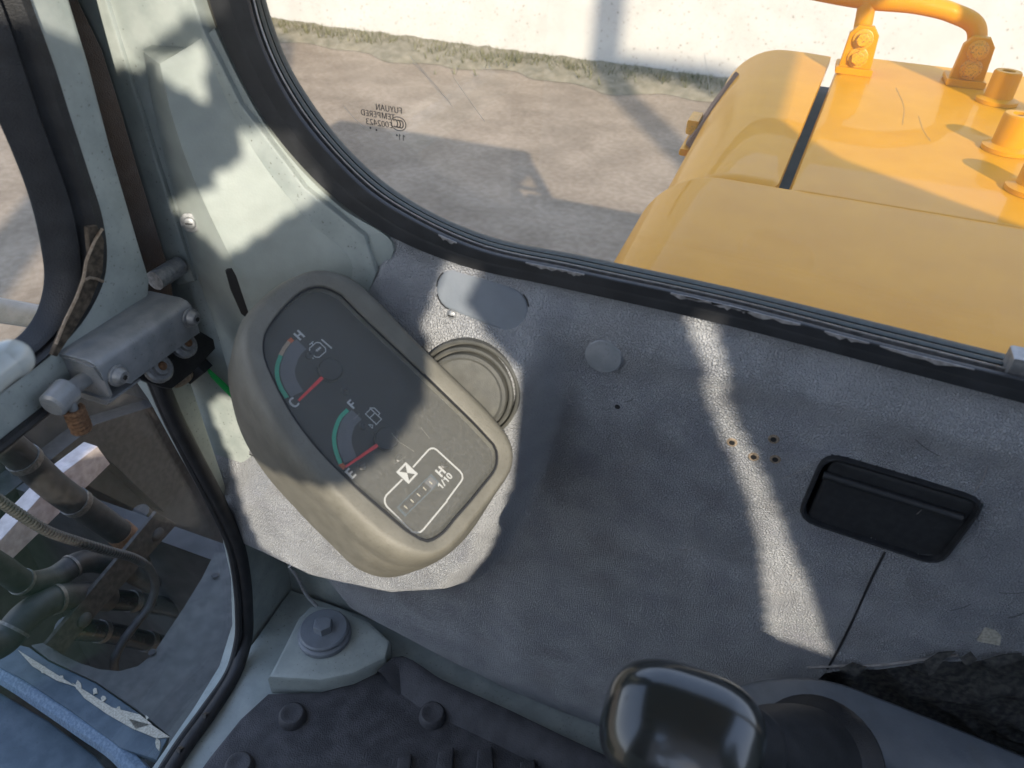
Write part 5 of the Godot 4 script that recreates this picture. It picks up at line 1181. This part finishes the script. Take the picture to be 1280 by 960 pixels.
# ---------- floor ----------
func floor_things() -> void:
	meta(obj("cab_floor", slab3([Vector3(0.2426, -0.0010, -0.4736), Vector3(0.2950, -0.0010, -0.4774), Vector3(0.3342, -0.0010, -0.4776), Vector3(0.3828, -0.0010, -0.4818), Vector3(0.4192, -0.0010, -0.4955)] + [Vector3(0.53, -0.001, -0.5), Vector3(0.53, -0.001, 1.0), Vector3(-0.5, -0.001, 1.0), Vector3(-0.5, -0.001, -0.45)], Vector3.UP, 0.05, 0.002), M.lower_paint), "grey steel cab floor under the rubber mat", "", "", "structure")
	var m := thing("floor_mat", "black rubber floor mat with raised studs and ribs", "floor mat", Vector3(0.3708, 0.0000, -0.2425))
	var out := [Vector3(0.4829, 0.0120, -0.3094), Vector3(0.4774, 0.0120, -0.2292), Vector3(0.4717, 0.0120, -0.1400), Vector3(0.4657, 0.0120, -0.0759), Vector3(0.4597, 0.0120, 0.0047), Vector3(0.4488, 0.0120, 0.0817), Vector3(0.4165, 0.0120, 0.1221)] + [Vector3(0.3, 0.012, 0.4), Vector3(-0.45, 0.012, 0.4), Vector3(-0.45, 0.012, -0.44)] + [Vector3(0.2278, 0.0120, -0.4450), Vector3(0.2890, 0.0120, -0.4443), Vector3(0.3392, 0.0120, -0.4403), Vector3(0.3794, 0.0120, -0.4290), Vector3(0.4050, 0.0120, -0.3709), Vector3(0.4330, 0.0120, -0.3362), Vector3(0.4569, 0.0120, -0.3186)]
	obj("sheet", slab3(out, Vector3.UP, 0.012, 0.004), M.mat, m)
	var lp := curve([Vector3(0.4501, 0.0160, -0.3169), Vector3(0.4766, 0.0160, -0.3058), Vector3(0.4712, 0.0160, -0.2263), Vector3(0.4657, 0.0160, -0.1379), Vector3(0.4598, 0.0160, -0.0744), Vector3(0.4540, 0.0160, 0.0055), Vector3(0.4433, 0.0160, 0.0819)], 5)
	var rows := []
	for q in [[0.0, 0.0], [0.004, 0.014], [0.012, 0.016], [0.028, 0.010], [0.042, 0.0]]:
		var r := PackedVector3Array()
		for k in lp.size():
			var t := (lp[mini(k + 1, lp.size() - 1)] - lp[maxi(k - 1, 0)]).normalized()
			r.append(Vector3(lp[k].x, 0.0125 + q[1], lp[k].z) + Vector3(t.z, 0, -t.x).normalized() * (-q[0]))
		rows.append(r)
	var s := Soup.new()
	s.grid(rows, false, true)
	# keep the lip on the mat's side whichever way the edge runs
	obj("edge_lip", s, M.mat, m)
	for q in [Vector3(0.3635, 0.0120, -0.3825), Vector3(0.4271, 0.0120, -0.2265), Vector3(0.2905, 0.0120, -0.4037)]:
		obj("stud", lathe([Vector2(0.017, 0), Vector2(0.0155, 0.008), Vector2(0.013, 0.0105), Vector2(0.009, 0.0105), Vector2(0.007, 0.009), Vector2(0, 0.009)], 22), M.mat, m, false, frame(q, Vector3.UP))
	for q in [[Vector3(0.3642, 0.0120, -0.2405), Vector3(0.3750, 0.0120, -0.2284), Vector3(0.3417, 0.0120, -0.2146), Vector3(0.3230, 0.0120, -0.2269)], [Vector3(0.3872, 0.0120, -0.2003), Vector3(0.3998, 0.0120, -0.1865), Vector3(0.3596, 0.0120, -0.1695), Vector3(0.3393, 0.0120, -0.1857)], [Vector3(0.4067, 0.0120, -0.1588), Vector3(0.4174, 0.0120, -0.1449), Vector3(0.3769, 0.0120, -0.1258), Vector3(0.3563, 0.0120, -0.1426)], [Vector3(0.4120, 0.0120, -0.1077), Vector3(0.4217, 0.0120, -0.0934), Vector3(0.3827, 0.0120, -0.0760), Vector3(0.3658, 0.0120, -0.0956)], [Vector3(0.4188, 0.0120, -0.0611), Vector3(0.4260, 0.0120, -0.0478), Vector3(0.3911, 0.0120, -0.0317), Vector3(0.3792, 0.0120, -0.0504)]]:
		var up: Array = []
		for p in q: up.append(p + Vector3(0, 0.008, 0))
		obj("rib", slab3(up, Vector3.UP, 0.0085, 0.003), M.mat, m)
	var b := thing("mounting_bolt", "large grey bolt and washer on a cab mount plate in the corner", "bolt", Vector3(0.4761, 0.0000, -0.4111))
	obj("mount_plate", slab3([Vector3(0.3866, 0.0350, -0.4310), Vector3(0.4091, 0.0350, -0.4340), Vector3(0.4733, 0.0350, -0.4450), Vector3(0.4969, 0.0350, -0.4407), Vector3(0.5096, 0.0350, -0.4028), Vector3(0.5047, 0.0350, -0.3550), Vector3(0.4892, 0.0350, -0.3159), Vector3(0.4643, 0.0350, -0.3095), Vector3(0.4292, 0.0350, -0.3373), Vector3(0.4070, 0.0350, -0.3691)], Vector3.UP, 0.035, 0.006), M.lower_paint, b)
	obj("washer", lathe([Vector2(0.034, 0), Vector2(0.034, 0.006), Vector2(0.032, 0.008), Vector2(0.030, 0.009), Vector2(0.010, 0.009)], 32), M.console, b, false, frame(Vector3(0.4631, 0.0360, -0.3972), Vector3.UP))
	obj("washer", lathe([Vector2(0.031, 0.0092), Vector2(0.031, 0.013), Vector2(0.029, 0.015), Vector2(0.008, 0.015)], 32), M.console, b, false, frame(Vector3(0.4631, 0.0360, -0.3972), Vector3.UP))
	obj("bolt_head", slab(ngon(6, 0.0125, 0.4), 0.012, 0.0025), M.console, b, false, frame(Vector3(0.4631, 0.0360, -0.3972) + Vector3(0, 0.027, 0), Vector3.UP))
	var cl := obj("pull_rod", tube(curve([Vector3(0.4780, 0.1338, -0.4445), Vector3(0.4780, 0.1163, -0.4356), Vector3(0.4780, 0.0841, -0.4263), Vector3(0.4780, 0.0688, -0.4141)], 5), 0.0022, 8), M.steel)
	meta(cl, "thin bent wire rod between the panel edge and the cab mount", "rod")


# ---------- console and control lever ----------
func console() -> void:
	var w := thing("right_console", "dark grey console shell beside the control lever", "console", Vector3(0.3, 0, 0.35))
	var edge := curve([Vector3(0.3810, 0.2700, 0.0600), Vector3(0.4141, 0.2700, 0.0692), Vector3(0.4353, 0.2700, 0.0843), Vector3(0.4525, 0.2700, 0.1077), Vector3(0.4654, 0.2700, 0.1354), Vector3(0.4735, 0.2700, 0.1704), Vector3(0.4721, 0.2700, 0.2049), Vector3(0.4692, 0.2700, 0.2449), Vector3(0.4657, 0.2700, 0.2833), Vector3(0.4610, 0.2700, 0.3262)] + [Vector3(0.463, 0.27, 0.6)], 7)
	var rows := []
	for q in [[0.0, -0.27], [0.0, -0.02], [-0.003, -0.006], [-0.010, 0.0], [-0.045, 0.002], [-0.060, -0.003], [-0.066, -0.012], [-0.068, -0.05]]:
		var r := PackedVector3Array()
		for k in edge.size():
			var t := (edge[mini(k + 1, edge.size() - 1)] - edge[maxi(k - 1, 0)]).normalized()
			var side := Vector3(-t.z, 0, t.x)
			r.append(edge[k] - side * q[0] + Vector3(0, q[1], 0))
		rows.append(r)
	var s := Soup.new()
	s.grid(rows, false, false)
	obj("rim", s, M.console, w)
	obj("inner_tray", slab3([Vector3(0.3628, 0.2350, 0.0697), Vector3(0.4366, 0.2350, 0.0956), Vector3(0.4718, 0.2350, 0.1442), Vector3(0.4822, 0.2350, 0.1877), Vector3(0.4779, 0.2350, 0.2508), Vector3(0.4629, 0.2350, 0.3027)] + [Vector3(0.40, 0.235, 0.6), Vector3(0.1, 0.235, 0.6), Vector3(0.12, 0.235, 0.1)], Vector3.UP, 0.2, 0.004), M.box, w)
	obj("switch_box", slab3([Vector3(0.4062, 0.2900, 0.1333), Vector3(0.4212, 0.2900, 0.1457), Vector3(0.4293, 0.2900, 0.1718), Vector3(0.4242, 0.2900, 0.1878), Vector3(0.4079, 0.2900, 0.1933), Vector3(0.3507, 0.2900, 0.1933), Vector3(0.3310, 0.2900, 0.1433)], Vector3.UP, 0.06, 0.008, 3), M.console_box, w)
	obj("screw", dome(0.006, 0.004), M.steel, w, false, frame(Vector3(0.4254, 0.2380, 0.2238), Vector3.UP))
	obj("tray_plate", slab3([Vector3(0.4411, 0.2385, 0.2101), Vector3(0.4414, 0.2385, 0.2342), Vector3(0.4147, 0.2385, 0.2771), Vector3(0.3813, 0.2385, 0.2102)], Vector3.UP, 0.003, 0.001), M.console, w)
	# torn lining between panel and console
	var t := thing("torn_lining", "torn black foam-backed lining between side panel and console", "lining", Vector3(0.5000, 0.2677, 0.2410))
	var crumple := FastNoiseLite.new()
	crumple.seed = 12; crumple.frequency = 0.02; crumple.fractal_type = FastNoiseLite.FRACTAL_RIDGED; crumple.fractal_octaves = 3
	var rr := []
	for j in 40:
		var row := PackedVector3Array()
		for i in 160:
			var z := lerpf(0.165, 0.62, i / 159.0)
			var y := lerpf(0.19, 0.345, j / 39.0)
			row.append(Vector3(0.520 - 0.010 * sin(j / 39.0 * PI) - 0.006 * crumple.get_noise_2d(z * 700 + y * 300, y * 900), y, z))
		rr.append(row)
	var ls := Soup.new()
	ls.grid(rr, false, false)
	obj("lining_sheet", ls, M.torn, t, false, Transform3D(), 50)
	for q in [[Vector3(0.4880, 0.2596, 0.1718), Vector3(0.4880, 0.2728, 0.1807), Vector3(0.4880, 0.2726, 0.1934), Vector3(0.4880, 0.2587, 0.1878)], [Vector3(0.4880, 0.3070, 0.2301), Vector3(0.4880, 0.3213, 0.2380), Vector3(0.4880, 0.3277, 0.2490), Vector3(0.4880, 0.3149, 0.2435), Vector3(0.4880, 0.2988, 0.2414), Vector3(0.4880, 0.2942, 0.2378)], [Vector3(0.4880, 0.3250, 0.2525), Vector3(0.4880, 0.3352, 0.2581), Vector3(0.4880, 0.3296, 0.2646), Vector3(0.4880, 0.3195, 0.2596)], [Vector3(0.4880, 0.3320, 0.2686), Vector3(0.4880, 0.3433, 0.2801), Vector3(0.4880, 0.3501, 0.2917), Vector3(0.4880, 0.3445, 0.2940), Vector3(0.4880, 0.3287, 0.2791)]]:
		obj("loose_flap", slab3(q, Vector3(-1, 0.3, 0), 0.0015, 0.0004), M.torn, t)
	# lever
	var base := Vector3(0.3718, 0.2850, 0.1490)
	var top := Vector3(0.231, 0.496, 0.027)
	var ax := (top - base).normalized()
	var l := thing("control_lever", "glossy dark control lever knob above a black ribbed rubber boot", "control lever", base)
	var len := base.distance_to(top)
	obj("boot", lathe([Vector2(0.052, 0), Vector2(0.052, 0.006), Vector2(0.047, 0.010), Vector2(0.049, 0.015), Vector2(0.044, 0.020), Vector2(0.046, 0.026), Vector2(0.041, 0.031), Vector2(0.039, 0.06), Vector2(0.033, 0.11), Vector2(0.026, 0.15), Vector2(0.024, 0.17)], 40), M.rubber, l, false, frame(base, ax))
	obj("neck", lathe([Vector2(0.024, 0.168), Vector2(0.0255, 0.172), Vector2(0.0255, 0.182), Vector2(0.023, 0.186), Vector2(0.019, len - 0.02)], 30), M.box, l, false, frame(base, ax))
	obj("knob", superball(0.74, Vector3(0.043, 0.034, 0.030), 56, 40), M.knob, l, false, frame(top, (EYE - top).normalized() + Vector3(-0.15, 0.2, 0.25), -0.22), 60)
